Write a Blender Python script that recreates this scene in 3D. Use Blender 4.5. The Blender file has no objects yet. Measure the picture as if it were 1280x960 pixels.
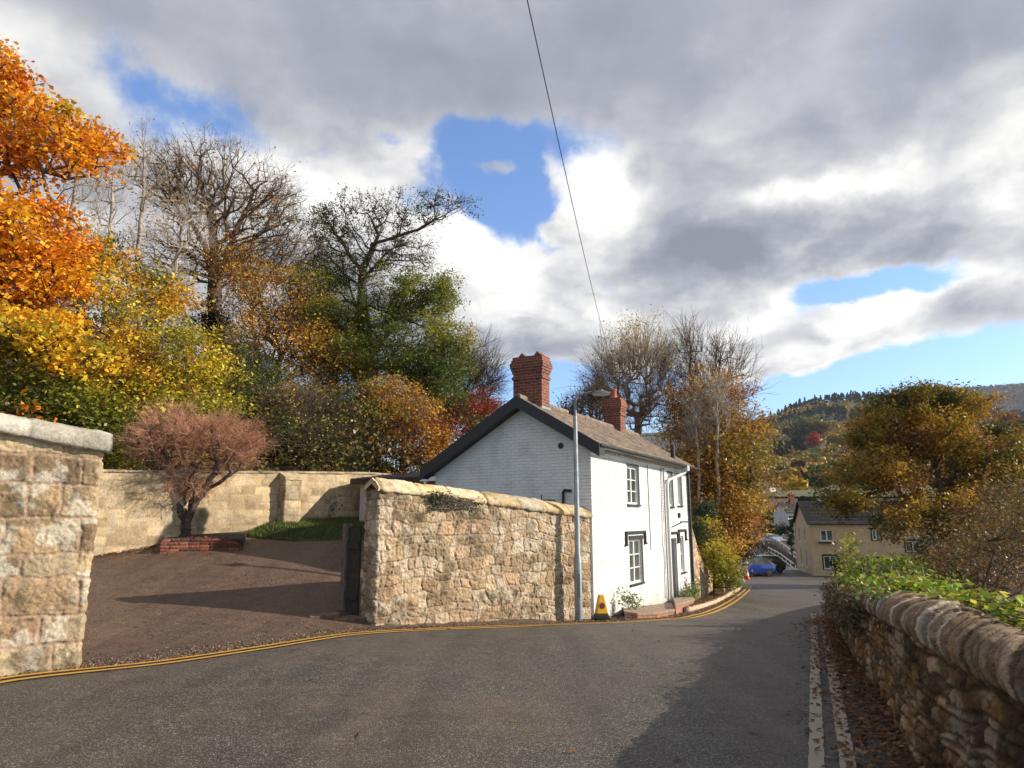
import bpy, math, random
import numpy as np
from mathutils import Vector
C = bpy.context.scene.collection
R = math.radians
# ------------------------------------------------------------------ camera geometry (eye at world origin, looking +Y, tilted up)
PITCH = R(11.1); FPX = 853.33
_c, _s = math.cos(PITCH), math.sin(PITCH)
def at(px, py, Y):
    u = (px-640)/FPX; v = (480-py)/FPX
    ry = _c-v*_s; rz = _s+v*_c
    return np.array((u*Y/ry, Y, rz*Y/ry))
# ------------------------------------------------------------------ noise
def _h(ix, iy, iz, seed):
    n = (ix*374761393+iy*668265263+iz*1442695041+seed*974634777) & 0xffffffff
    n = ((n ^ (n >> 13))*1274126177) & 0xffffffff
    n = (n ^ (n >> 16)) & 0xffffffff
    return n/4294967295.0
def vnoise(p, seed=0):
    p = np.asarray(p, float)
    i = np.floor(p).astype(np.int64); f = p-i; f = f*f*(3-2*f)
    r = 0
    for dx in (0, 1):
        for dy in (0, 1):
            for dz in (0, 1):
                w = (f[..., 0] if dx else 1-f[..., 0])*(f[..., 1] if dy else 1-f[..., 1])*(f[..., 2] if dz else 1-f[..., 2])
                r = r+w*_h(i[..., 0]+dx, i[..., 1]+dy, i[..., 2]+dz, seed)
    return r
def fbm(p, seed=0, o=4):
    p = np.asarray(p, float); a = .5; t = 0; n = 0
    for k in range(o):
        t = t+a*vnoise(p*2**k, seed+k); n += a; a *= .55
    return t/n
def sst(x, a, b):
    t = np.clip((x-a)/(b-a), 0, 1); return t*t*(3-2*t)
def P3(x, y, z=0):
    x = np.asarray(x, float); return np.stack([x, np.broadcast_to(y, x.shape), np.broadcast_to(z, x.shape)], -1)
# ------------------------------------------------------------------ terrain
def roadz(Y):
    return np.interp(Y, [-40, -10, 0, 5, 8, 12.5, 15.5, 20, 24, 28, 40, 56, 66, 75, 90, 130, 200], [-1.0, -1.35, -1.55, -1.62, -1.67, -1.86, -2.14, -2.5, -2.78, -3.03, -3.85, -4.65, -4.7, -4.3, -3.3, 0, 8])
def Xb(Y):
    return np.interp(Y, [-40, 3, 12.5, 16, 24, 28, 40, 50, 56, 70, 90, 200], [-66, -13.9, -2.44, 1.84, 6.2, 8.6, 12.5, 15, 17, 23, 30, 70])
def Xr(Y):
    return np.interp(Y, [-40, 0, 2, 3.4, 5, 6.8, 8.7, 10.75, 14.2, 18, 22.5, 28, 35, 45, 60, 80, 200], [1.6, 1.9, 2.15, 2.38, 2.69, 3.45, 4.13, 4.96, 6.39, 8.4, 11.2, 15, 20, 25, 30, 38, 90])
BW0 = np.array((-9.75, 16.)); BWD = np.array((.68, .73)); BWD = BWD/np.linalg.norm(BWD)
def G(X, Y):
    X = np.asarray(X, float); Y = np.asarray(Y, float)
    w = np.interp(Y, [14, 18], [.636, .86])
    dl = (Xb(Y)-X)*w
    t = np.interp(Y, [14, 18], [.77, .48])
    d = np.maximum(dl, 0)
    dc = np.minimum(d, 9)
    s = (X+2.44)*.77+(Y-12.5)*.636
    k = np.clip(.168+.02*s, .10, .26)*np.interp(Y, [26, 40], [1, .0])
    foot = roadz(Y-t*np.minimum(d, 12))
    z = np.where(dl > 0, foot+k*dc, roadz(Y))
    dbw = (X-BW0[0])*(-BWD[1])+(Y-BW0[1])*BWD[0]
    hw = sst(dl, 2, 9)
    sa = (X-BW0[0])*BWD[0]+(Y-BW0[1])*BWD[1]; hw = hw*np.interp(sa, [10, 22, 34, 46], [1, .8, .36, .12])
    z = z+hw*(.9*(1-np.exp(-np.maximum(dbw-.3, 0)*.5))+.44*np.clip(dbw-.3, 0, 50))
    dr = np.maximum(X-Xr(Y)-.6, 0)
    z = z-np.minimum(.55*dr, 3.6)*sst(-Y, -58, -38)
    return z
def gp(px, py, dz=0):
    """where the line of sight through that pixel meets the ground"""
    lo, hi = 1.5, 400.
    Ys = np.concatenate([np.linspace(2, 60, 1200), np.linspace(60, 200, 600)])
    u = (px-640)/FPX; v = (480-py)/FPX; ry = _c-v*_s; rz = _s+v*_c
    X = u*Ys/ry; Z = rz*Ys/ry
    g = G(X, Ys)
    i = np.argmax(Z < g)
    return np.array((X[i], Ys[i], float(G(X[i], Ys[i]))+dz))
# ------------------------------------------------------------------ node helpers
def new_mat(name):
    m = bpy.data.materials.new(name); m.use_nodes = True
    nt = m.node_tree; nt.nodes.clear()
    o = nt.nodes.new('ShaderNodeOutputMaterial'); b = nt.nodes.new('ShaderNodeBsdfPrincipled')
    nt.links.new(b.outputs[0], o.inputs[0])
    return m, nt, b
def nd(nt, t, **kw):
    n = nt.nodes.new(t)
    for k, v in kw.items():
        if k.startswith('i_'):
            n.inputs[int(k[2:]) if k[2:].isdigit() else k[2:].replace('_', ' ')].default_value = v
        else: setattr(n, k, v)
    return n
def lk(nt, a, b): nt.links.new(a, b)
def ramp(nt, fac, stops, interp='LINEAR'):
    r = nt.nodes.new('ShaderNodeValToRGB'); r.color_ramp.interpolation = interp
    e = r.color_ramp.elements
    while len(e) < len(stops): e.new(.5)
    for x, (p, c) in zip(e, stops): x.position = p; x.color = (*c, 1) if len(c) == 3 else c
    lk(nt, fac, r.inputs[0]); return r.outputs[0]
def mixc(nt, f, a, b, mode='MIX'):
    n = nt.nodes.new('ShaderNodeMix'); n.data_type = 'RGBA'; n.blend_type = mode
    for s, v in ((0, f), (6, a), (7, b)):
        if hasattr(v, 'default_value') or hasattr(v, 'is_output'): lk(nt, v, n.inputs[s])
        else: n.inputs[s].default_value = v if s == 0 else ((*v, 1) if len(v) == 3 else v)
    return n.outputs[2]
def mth(nt, op, a, b=None, c=None, clamp=False):
    n = nt.nodes.new('ShaderNodeMath'); n.operation = op; n.use_clamp = clamp
    for i, v in enumerate((a, b, c)):
        if v is None: continue
        if hasattr(v, 'is_output'): lk(nt, v, n.inputs[i])
        else: n.inputs[i].default_value = v
    return n.outputs[0]
def objco(nt): return nt.nodes.new('ShaderNodeTexCoord').outputs['Object']
def noise(nt, co, scale, detail=4, rough=.55, dist=0):
    n = nd(nt, 'ShaderNodeTexNoise'); n.inputs['Scale'].default_value = scale; n.inputs['Detail'].default_value = detail
    n.inputs['Roughness'].default_value = rough; n.inputs['Distortion'].default_value = dist; lk(nt, co, n.inputs['Vector']); return n
def bump(nt, h, strength, dist, b, prev=None):
    n = nd(nt, 'ShaderNodeBump'); n.inputs['Strength'].default_value = strength; n.inputs['Distance'].default_value = dist
    lk(nt, h, n.inputs['Height'])
    if prev: lk(nt, prev, n.inputs['Normal'])
    lk(nt, n.outputs[0], b.inputs['Normal']); return n.outputs[0]
def plain(name, col, rough=.6, metal=0, var=.12, scale=6, bmp=0):
    m, nt, b = new_mat(name); co = objco(nt); n = noise(nt, co, scale, 5)
    c0 = tuple(max(0, x*(1-var)) for x in col); c1 = tuple(min(1, x*(1+var)) for x in col)
    lk(nt, ramp(nt, n.outputs[0], [(.3, c0), (.7, c1)]), b.inputs['Base Color'])
    b.inputs['Roughness'].default_value = rough; b.inputs['Metallic'].default_value = metal
    if bmp: bump(nt, noise(nt, co, scale*8, 4).outputs[0], .6, bmp, b)
    return m
def vcol(name, rough=.9, bscale=60, bd=.004, dscale=25, dark=.65, light=1.25):
    """colour stored per stone, with finer grain from noise"""
    m, nt, b = new_mat(name); co = objco(nt)
    a = nd(nt, 'ShaderNodeAttribute', attribute_name='Col')
    n = noise(nt, co, dscale, 6, .65); g = ramp(nt, n.outputs[0], [(.3, (dark,)*3), (.72, (light,)*3)])
    c = mixc(nt, 1., a.outputs['Color'], g, 'MULTIPLY')
    n2 = noise(nt, co, bscale, 5, .7)
    g2 = ramp(nt, n2.outputs[0], [(.35, (.8, .8, .8)), (.65, (1.12, 1.12, 1.12))])
    c = mixc(nt, 1., c, g2, 'MULTIPLY')
    lk(nt, c, b.inputs['Base Color']); b.inputs['Roughness'].default_value = rough
    b.inputs['Specular IOR Level'].default_value = .25
    bump(nt, n2.outputs[0], .9, bd, b, bump(nt, n.outputs[0], .8, bd*2.5, b))
    return m
def leafmat(name, trans=.3):
    m = bpy.data.materials.new(name); m.use_nodes = True; nt = m.node_tree; nt.nodes.clear()
    o = nd(nt, 'ShaderNodeOutputMaterial'); a = nd(nt, 'ShaderNodeAttribute', attribute_name='Col')
    d = nd(nt, 'ShaderNodeBsdfDiffuse'); t = nd(nt, 'ShaderNodeBsdfTranslucent'); mx = nd(nt, 'ShaderNodeMixShader'); mx.inputs[0].default_value = trans
    lk(nt, a.outputs['Color'], d.inputs[0]); lk(nt, a.outputs['Color'], t.inputs[0])
    g = nd(nt, 'ShaderNodeBsdfGlossy'); g.inputs['Roughness'].default_value = .45; g.inputs[0].default_value = (.9, .9, .9, 1)
    mg = nd(nt, 'ShaderNodeMixShader'); mg.inputs[0].default_value = .035
    lk(nt, d.outputs[0], mx.inputs[1]); lk(nt, t.outputs[0], mx.inputs[2]); lk(nt, mx.outputs[0], mg.inputs[1]); lk(nt, g.outputs[0], mg.inputs[2]); lk(nt, mg.outputs[0], o.inputs[0])
    return m
# ------------------------------------------------------------------ mesh helpers
def npmesh(name, V, F, mat, parent=None, col=None, smooth=False, origin=None, mi=None):
    V = np.asarray(V, np.float32).reshape(-1, 3)
    if origin is not None: V = V-np.asarray(origin, np.float32)
    F = np.asarray(F, np.int32); k = F.shape[1]
    me = bpy.data.meshes.new(name)
    me.vertices.add(len(V)); me.vertices.foreach_set('co', V.ravel())
    me.loops.add(F.size); me.loops.foreach_set('vertex_index', F.ravel())
    me.polygons.add(len(F)); me.polygons.foreach_set('loop_start', np.arange(0, F.size, k, dtype=np.int32))
    if smooth: me.polygons.foreach_set('use_smooth', np.ones(len(F), bool))
    if col is not None:
        a = me.color_attributes.new('Col', 'FLOAT_COLOR', 'POINT')
        cc = np.ones((len(V), 4), np.float32); cc[:, :3] = col; a.data.foreach_set('color', cc.ravel())
    for m in (mat if isinstance(mat, (list, tuple)) else [mat]): me.materials.append(m)
    if mi is not None: me.polygons.foreach_set('material_index', np.asarray(mi, np.int32))
    me.update(calc_edges=True)
    o = bpy.data.objects.new(name, me); C.objects.link(o)
    if parent: o.parent = parent
    return o
def tag(o, label=None, cat=None, group=None, kind=None):
    if label: o['label'] = label
    if cat: o['category'] = cat
    if group: o['group'] = group
    if kind: o['kind'] = kind
    return o
def thing(name, label, cat, loc=(0, 0, 0), rz=0, group=None):
    o = bpy.data.objects.new(name, None); C.objects.link(o); o.location = loc; o.rotation_euler = (0, 0, rz); o.empty_display_size = .3
    return tag(o, label, cat, group)
def copy_tree(o, parent=None):
    c = o.copy(); C.objects.link(c); c.parent = parent
    for ch in list(o.children): copy_tree(ch, c)
    return c
class MB:
    def __init__(s): s.V = []; s.F = []; s.m = []; s.mat = 0
    def add(s, V, F):
        n = len(s.V); s.V += [tuple(map(float, v)) for v in V]
        for f in F: s.F.append(tuple(i+n for i in f)); s.m.append(s.mat)
        return s
    def box(s, x0, x1, y0, y1, z0, z1):
        return s.add([(x0, y0, z0), (x1, y0, z0), (x1, y1, z0), (x0, y1, z0), (x0, y0, z1), (x1, y0, z1), (x1, y1, z1), (x0, y1, z1)],
                     [(0, 3, 2, 1), (4, 5, 6, 7), (0, 1, 5, 4), (1, 2, 6, 5), (2, 3, 7, 6), (3, 0, 4, 7)])
    def hexa(s, b, t):
        return s.add(list(b)+list(t), [(0, 3, 2, 1), (4, 5, 6, 7), (0, 1, 5, 4), (1, 2, 6, 5), (2, 3, 7, 6), (3, 0, 4, 7)])
    def tube(s, pts, r, n=8, cap=True):
        pts = [Vector(p) for p in pts]; rs = r if isinstance(r, (list, tuple)) else [r]*len(pts)
        V = []; F = []
        ref = None
        for i, p in enumerate(pts):
            d = (pts[min(i+1, len(pts)-1)]-pts[max(i-1, 0)]).normalized()
            if ref is None: ref = Vector((0, 0, 1)) if abs(d.z) < .9 else Vector((1, 0, 0))
            a = d.cross(ref).normalized(); b = a.cross(d).normalized(); ref = b
            for k in range(n):
                t = 2*math.pi*k/n; V.append(p+a*math.cos(t)*rs[i]+b*math.sin(t)*rs[i])
        for i in range(len(pts)-1):
            for k in range(n):
                F.append((i*n+k, i*n+(k+1) % n, (i+1)*n+(k+1) % n, (i+1)*n+k))
        if cap: F += [tuple(range(n))[::-1], tuple(range((len(pts)-1)*n, len(pts)*n))]
        return s.add(V, F)
    def lathe(s, prof, n=16, c=(0, 0, 0)):
        V = []; F = []
        for r, z in prof:
            for k in range(n):
                t = 2*math.pi*k/n; V.append((c[0]+r*math.cos(t), c[1]+r*math.sin(t), c[2]+z))
        for i in range(len(prof)-1):
            for k in range(n): F.append((i*n+k, i*n+(k+1) % n, (i+1)*n+(k+1) % n, (i+1)*n+k))
        F += [tuple(range(n))[::-1], tuple(range((len(prof)-1)*n, len(prof)*n))]
        return s.add(V, F)
    def extr(s, poly, axis, a0, a1):
        """extrude a 2-D polygon along axis; axis 'x': poly=(y,z); 'y': poly=(x,z)"""
        n = len(poly)
        mk = (lambda p, a: (a, p[0], p[1])) if axis == 'x' else ((lambda p, a: (p[0], a, p[1])) if axis == 'y' else (lambda p, a: (p[0], p[1], a)))
        V = [mk(p, a0) for p in poly]+[mk(p, a1) for p in poly]
        return s.add(V, [tuple(range(n)), tuple(range(2*n-1, n-1, -1))]+[(i, i+n, (i+1) % n+n, (i+1) % n) for i in range(n)])
    def holes(s, x0, x1, z0, z1, hs, y=0, depth=.12):
        """wall sheet in the xz plane facing -y with openings and their reveals"""
        xs = sorted({x0, x1, *[h[0] for h in hs], *[h[1] for h in hs]}); zs = sorted({z0, z1, *[h[2] for h in hs], *[h[3] for h in hs]})
        for i in range(len(xs)-1):
            for j in range(len(zs)-1):
                cx = (xs[i]+xs[i+1])/2; cz = (zs[j]+zs[j+1])/2
                if any(h[0] < cx < h[1] and h[2] < cz < h[3] for h in hs): continue
                s.add([(xs[i], y, zs[j]), (xs[i+1], y, zs[j]), (xs[i+1], y, zs[j+1]), (xs[i], y, zs[j+1])], [(0, 1, 2, 3)])
        for a, b, c, d in hs:
            Y = y+depth
            s.add([(a, y, c), (b, y, c), (b, y, d), (a, y, d), (a, Y, c), (b, Y, c), (b, Y, d), (a, Y, d)], [(0, 4, 5, 1), (1, 5, 6, 2), (2, 6, 7, 3), (3, 7, 4, 0)])
        return s
    def build(s, name, mats, parent=None, bevel=0, smooth=False, rot=None, off=(0, 0, 0)):
        me = bpy.data.meshes.new(name)
        V = s.V
        if rot is not None:
            cr, sr = math.cos(rot), math.sin(rot); V = [(x*cr-y*sr+off[0], x*sr+y*cr+off[1], z+off[2]) for x, y, z in V]
        elif any(off): V = [(x+off[0], y+off[1], z+off[2]) for x, y, z in V]
        me.from_pydata(V, [], s.F)
        for m in (mats if isinstance(mats, (list, tuple)) else [mats]): me.materials.append(m)
        me.polygons.foreach_set('material_index', s.m)
        if smooth: me.polygons.foreach_set('use_smooth', [True]*len(s.F))
        me.update()
        o = bpy.data.objects.new(name, me); C.objects.link(o)
        if parent: o.parent = parent
        if bevel:
            b = o.modifiers.new('b', 'BEVEL'); b.width = bevel; b.segments = 2; b.limit_method = 'ANGLE'
        if smooth:
            try:
                e = o.modifiers.new('e', 'EDGE_SPLIT'); e.split_angle = R(40)
            except Exception: pass
        return o
# ------------------------------------------------------------------ materials
def asphalt(name, base, speck, warm=(.05, .04, .03), lump=.01, wf=.55):
    m, nt, b = new_mat(name); co = objco(nt)
    big = noise(nt, co, .55, 5, .6); mid = noise(nt, co, 3, 6, .65)
    vo = nd(nt, 'ShaderNodeTexVoronoi'); vo.inputs['Scale'].default_value = 85; lk(nt, co, vo.inputs['Vector'])
    sp = nd(nt, 'ShaderNodeSeparateColor'); lk(nt, vo.outputs['Color'], sp.inputs[0])
    st = ramp(nt, sp.outputs[0], [(.0, tuple(x*.55 for x in base)), (.45, base), (.7, tuple(x*1.4 for x in base)), (.92, tuple(x*.8 for x in speck)), (1, tuple(x*1.2 for x in speck))])
    dk = ramp(nt, vo.outputs['Distance'], [(.25, (1, 1, 1)), (.75, (.35, .35, .35))])
    c = mixc(nt, 1., st, dk, 'MULTIPLY')
    c = mixc(nt, ramp(nt, big.outputs[0], [(.42, (0, 0, 0)), (.68, (wf, wf, wf))]), c, warm)
    c = mixc(nt, 1., c, ramp(nt, mid.outputs[0], [(.3, (.78, .78, .78)), (.7, (1.18, 1.18, 1.18))]), 'MULTIPLY')
    mp = nd(nt, 'ShaderNodeMapping'); lk(nt, co, mp.inputs[0]); mp.inputs['Rotation'].default_value = (0, 0, R(-35)); mp.inputs['Scale'].default_value = (1.3, .12, 1); st_ = noise(nt, mp.outputs[0], 1.6, 6, .6)
    c = mixc(nt, 1., c, ramp(nt, st_.outputs[0], [(.3, (.72, .71, .7)), (.5, (1, 1, 1)), (.7, (1.22, 1.18, 1.12))]), 'MULTIPLY')
    lk(nt, c, b.inputs['Base Color'])
    lk(nt, ramp(nt, mid.outputs[0], [(.3, (.5,)*3), (.7, (.75,)*3)]), b.inputs['Roughness']); b.inputs['Specular IOR Level'].default_value = .5
    bump(nt, vo.outputs['Distance'], .8, -.006, b, bump(nt, mid.outputs[0], .5, lump, b))
    return m
M = {}
M['road'] = asphalt('road_asphalt', (.082, .071, .062), (.30, .27, .235), (.115, .085, .06))
M['drive'] = asphalt('drive_tarmac', (.118, .068, .045), (.34, .25, .19), (.145, .08, .048), .004, .35)
def soilmat():
    m, nt, b = new_mat('soil'); co = objco(nt); n = noise(nt, co, 9, 8, .7); n2 = noise(nt, co, 60, 4, .7)
    c = mixc(nt, n2.outputs[0], ramp(nt, n.outputs[0], [(.3, (.03, .02, .014)), (.55, (.07, .045, .028)), (.75, (.12, .075, .04))]), (.05, .035, .02))
    lk(nt, c, b.inputs['Base Color']); b.inputs['Roughness'].default_value = .95
    bump(nt, n2.outputs[0], 1, .02, b, bump(nt, n.outputs[0], 1, .05, b)); return m
M['soil'] = soilmat()
M['stone'] = vcol('weathered_sandstone', bd=.005)
M['bark'] = plain('bark', (.085, .06, .045), .95, 0, .5, 12, .01)
M['barkpale'] = plain('pale_bark', (.30, .26, .22), .9, 0, .35, 8, .004)
M['twig'] = plain('twig_bark', (.25, .19, .15), .9, 0, .4, 3)
M['redtwig'] = plain('red_twig', (.46, .23, .14), .85, 0, .45, 5)
M['leaf'] = leafmat('leaf', .32)
M['needle'] = leafmat('needle', .12)
M['farleaf'] = leafmat('far_leaf', .1)
M['black'] = plain('black_paint', (.016, .015, .015), .5)
M['white'] = plain('white_gloss_paint', (.78, .78, .76), .4, 0, .05)
M['steel'] = plain('galvanised_steel', (.30, .32, .33), .45, .6, .2, 10)
M['lead'] = plain('lead_flashing', (.22, .24, .28), .6, .2)
def glass():
    m, nt, b = new_mat('window_glass'); co = objco(nt); n = noise(nt, co, 1.5, 2)
    lk(nt, ramp(nt, n.outputs[0], [(.35, (.02, .022, .02)), (.65, (.10, .11, .09))]), b.inputs['Base Color'])
    b.inputs['Roughness'].default_value = .06; b.inputs['Specular IOR Level'].default_value = .8
    bump(nt, n.outputs[0], .15, .02, b); return m
M['glass'] = glass()
def whitewash(name, brick=True, split=None, col=(.74, .74, .72), c1=.8):
    """painted masonry: brick courses, lumpy rubble below a height"""
    m, nt, b = new_mat(name); co = objco(nt)
    mp = nd(nt, 'ShaderNodeMapping'); lk(nt, co, mp.inputs[0])
    comb = nd(nt, 'ShaderNodeSeparateXYZ'); lk(nt, co, comb.inputs[0])
    u = mth(nt, 'ADD', comb.outputs[0], comb.outputs[1])
    cv = nd(nt, 'ShaderNodeCombineXYZ'); wob = noise(nt, co, 1.3, 3)
    zz = mth(nt, 'MULTIPLY_ADD', wob.outputs[0], .05, comb.outputs[2])
    lk(nt, u, cv.inputs[0]); lk(nt, zz, cv.inputs[1])
    br = nd(nt, 'ShaderNodeTexBrick'); lk(nt, cv.outputs[0], br.inputs['Vector']); br.inputs['Scale'].default_value = 1
    br.inputs['Brick Width'].default_value = .235; br.inputs['Row Height'].default_value = .078; br.inputs['Mortar Size'].default_value = .008; br.inputs['Mortar Smooth'].default_value = .6
    br.inputs['Color1'].default_value = (1, 1, 1, 1); br.inputs['Color2'].default_value = (.75, .75, .75, 1); br.inputs['Mortar'].default_value = (0, 0, 0, 1)
    bh = nd(nt, 'ShaderNodeRGBToBW'); lk(nt, br.outputs[0], bh.inputs[0])
    vo = nd(nt, 'ShaderNodeTexVoronoi'); vo.inputs['Scale'].default_value = 5.5; vo.feature = 'SMOOTH_F1'
    wv = nd(nt, 'ShaderNodeVectorMath', operation='MULTIPLY_ADD'); nn = noise(nt, co, 3, 3); lk(nt, nn.outputs['Color'], wv.inputs[0]); wv.inputs[1].default_value = (.25, .25, .25); lk(nt, co, wv.inputs[2])
    lk(nt, wv.outputs[0], vo.inputs['Vector']); vo.inputs['Scale'].default_value = 7
    nr = noise(nt, co, 11, 8, .7); rub = mth(nt, 'MULTIPLY_ADD', vo.outputs['Distance'], -.9, mth(nt, 'MULTIPLY_ADD', nr.outputs[0], 1.5, .15))
    fn = noise(nt, co, 22, 6, .65)
    dirt = noise(nt, co, 2.2, 6, .6)
    if split is not None:
        f = mth(nt, 'MULTIPLY_ADD', wob.outputs[0], .8, comb.outputs[2]); f = mth(nt, 'LESS_THAN', f, split+.4)
        h = nd(nt, 'ShaderNodeMix'); lk(nt, f, h.inputs[0]); lk(nt, bh.outputs[0], h.inputs[2]); lk(nt, rub, h.inputs[3]); hh = h.outputs[0]
    else: hh = bh.outputs[0]; f = None
    base = mixc(nt, ramp(nt, hh, [(.0, (.5,)*3), (.35, (0,)*3)]), col, tuple(x*(.84 if split is None else .6) for x in col))
    base = mixc(nt, ramp(nt, dirt.outputs[0], [(.48, (0,)*3), (.75, (.6,)*3)]), base, (.46, .43, .37))
    if split is not None:
        spl = mth(nt, 'MULTIPLY_ADD', comb.outputs[2], .55, dirt.outputs[0]); base = mixc(nt, ramp(nt, spl, [(.30, (.75,)*3), (.62, (0,)*3)]), base, (.36, .33, .27))
    lk(nt, base, b.inputs['Base Color']); b.inputs['Roughness'].default_value = .75
    p = bump(nt, fn.outputs[0], .6, .012, b)
    bump(nt, hh, 1, .010 if split is None else .035, b, p); return m
def brickmat(name, c1=(.25, .06, .032), c2=(.12, .036, .025), mortar=(.25, .2, .16), sc=1.):
    m, nt, b = new_mat(name); co = objco(nt)
    comb = nd(nt, 'ShaderNodeSeparateXYZ'); lk(nt, co, comb.inputs[0]); u = mth(nt, 'ADD', comb.outputs[0], comb.outputs[1])
    cv = nd(nt, 'ShaderNodeCombineXYZ'); lk(nt, u, cv.inputs[0]); lk(nt, comb.outputs[2], cv.inputs[1])
    br = nd(nt, 'ShaderNodeTexBrick'); lk(nt, cv.outputs[0], br.inputs['Vector']); br.inputs['Scale'].default_value = sc
    br.inputs['Brick Width'].default_value = .225; br.inputs['Row Height'].default_value = .075; br.inputs['Mortar Size'].default_value = .007; br.inputs['Bias'].default_value = -.1
    br.inputs['Color1'].default_value = (*c1, 1); br.inputs['Color2'].default_value = (*c2, 1); br.inputs['Mortar'].default_value = (*mortar, 1)
    n = noise(nt, co, 14, 6, .65)
    c = mixc(nt, 1., br.outputs[0], ramp(nt, n.outputs[0], [(.3, (.6,)*3), (.7, (1.3,)*3)]), 'MULTIPLY')
    lk(nt, c, b.inputs['Base Color']); b.inputs['Roughness'].default_value = .9
    bump(nt, br.outputs['Fac'], .8, -.012, b, bump(nt, n.outputs[0], .6, .006, b)); return m
M['wash_gable'] = whitewash('painted_brick')
M['wash_front'] = whitewash('painted_rubble', split=2.4)
M['brick'] = brickmat('red_brick')
M['clay'] = plain('clay_pot', (.42, .10, .05), .8, 0, .2, 8)
# ------------------------------------------------------------------ stone walls
def resample(pts, step):
    pts = np.asarray(pts, float); seg = np.linalg.norm(np.diff(pts, axis=0), axis=1); L = np.concatenate([[0], np.cumsum(seg)])
    n = max(2, int(round(L[-1]/step))+1); s = np.linspace(0, L[-1], n)
    return np.stack([np.interp(s, L, pts[:, k]) for k in range(pts.shape[1])], 1), s
def smooth2(p, it=6):
    p = p.copy()
    for _ in range(it): p[1:-1] = (p[:-2]+2*p[1:-1]+p[2:])/4
    return p
def cells(S, H, rows, wmin, wmax, warp, seed, joint, wf=1.2):
    """coursed rubble: cell id and distance to the joint at each point"""
    rng = np.random.default_rng(seed)
    q = P3(S*wf, H*wf, seed*3.1)
    S2 = S+warp*(fbm(q, seed, 3)-.5)*2+warp*.5*(vnoise(P3(S*6, H*6), seed+5)-.5); H2 = H+warp*.8*(fbm(q+37, seed+9, 3)-.5)*2+warp*.35*(vnoise(P3(S*5, H*5), seed+8)-.5)
    hb = [float(H.min())-1]
    while hb[-1] < H.max()+1: hb.append(hb[-1]+rng.uniform(*rows))
    hb = np.array(hb); ri = np.clip(np.searchsorted(hb, H2)-1, 0, len(hb)-2)
    dy = np.minimum(H2-hb[ri], hb[ri+1]-H2)
    dx = np.zeros_like(S); cid = np.zeros(S.shape, np.int64)
    for r in range(len(hb)-1):
        m = ri == r
        if not m.any(): continue
        b = [float(S.min())-2-rng.uniform(0, wmax)]
        while b[-1] < S.max()+2: b.append(b[-1]+rng.uniform(wmin, wmax))
        b = np.array(b); ci = np.clip(np.searchsorted(b, S2[m])-1, 0, len(b)-2)
        dx[m] = np.minimum(S2[m]-b[ci], b[ci+1]-S2[m]); cid[m] = r*1000+ci
    # round the corners of each stone
    k = joint*2.2
    d = np.minimum(dx, dy)
    both = (dx < k) & (dy < k)
    d = np.where(both, k-np.sqrt((k-dx)**2+(k-dy)**2), d)
    return cid, d
def hashf(i, s=0): return _h(i, i*7+3, i*0+s, 11+s)
def stone_mesh(name, base, top, zb, zt, res, spec, parent, closed=False, origin=(0, 0, 0)):
    """base/top: (n,2) outlines at foot and head along the face; zb/zt heights; normal to the right of travel"""
    n = len(base); seg = np.linalg.norm(np.diff(base, axis=0), axis=1); s = np.concatenate([[0], np.cumsum(seg)])
    m = max(4, int((np.max(zt-zb))/res)+1)
    t = np.linspace(0, 1, m)[None, :]
    X = base[:, 0:1]*(1-t)+top[:, 0:1]*t; Y = base[:, 1:2]*(1-t)+top[:, 1:2]*t; Z = zb[:, None]*(1-t)+zt[:, None]*t
    S = np.repeat(s[:, None], m, 1)
    cid, d = cells(S, Z, spec['rows'], spec['w'][0], spec['w'][1], spec['warp'], spec['seed'], spec['joint'])
    r1 = hashf(cid, 1); r2 = hashf(cid, 2); r3 = hashf(cid, 3)
    pr = sst(d, spec['joint']*.3, spec['joint']*1.5)
    q = P3(S*1.0, Z)
    rough = fbm(q*7, spec['seed']+20, 4)-.5; fine = fbm(q*26, spec['seed']+30, 3)-.5
    disp = spec['depth']*(pr*(.75+.7*(r1-.4))-.6)+spec['bulge']*pr*sst(d, 0, .14)+spec['rough']*rough+spec['fine']*fine
    # outward normals
    T = np.gradient(base, axis=0)
    if closed: T[0] = T[-1] = base[1]-base[-2]
    T /= np.linalg.norm(T, axis=1)[:, None]+1e-9
    if closed: disp[-1] = disp[0]
    Nx = T[:, 1:2]; Ny = -T[:, 0:1]
    X = X+Nx*disp; Y = Y+Ny*disp
    pal = np.array(spec['pal']); pi = (r2*len(pal)).astype(int) % len(pal)
    col = pal[pi]*(.72+.55*r3[..., None])
    pat = fbm(q*2.3+9, spec['seed']+41, 4); col = col*(.6+.8*pat[..., None])
    st = sst(fbm(q*4.5+3, spec['seed']+55, 5), .54, .64)[..., None]*spec.get('lichen', .5)
    col = col*(1-st)+np.array(spec.get('lcol', (.52, .47, .38)))*st
    dk = sst(fbm(q*3.2+30, spec['seed']+66, 5), .56, .68)[..., None]*spec.get('dark', .5)
    col = col*(1-dk)+col*.32*dk
    mo = (1-sst(d, spec['joint']*.4, spec['joint']*1.2))[..., None]*spec.get('mort', .8)
    col = col*(1-mo)+np.array(spec['mcol'])*(.75+.5*pat[..., None])*mo
    V = np.stack([X, Y, Z], -1).reshape(-1, 3)
    i = np.arange(n-1)[:, None]; j = np.arange(m-1)[None, :]; a = i*m+j
    F = np.stack([a, a+m, a+m+1, a+1], -1).reshape(-1, 4)
    return npmesh(name, V, F, M['stone'], parent, col.reshape(-1, 3), True, origin)
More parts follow.
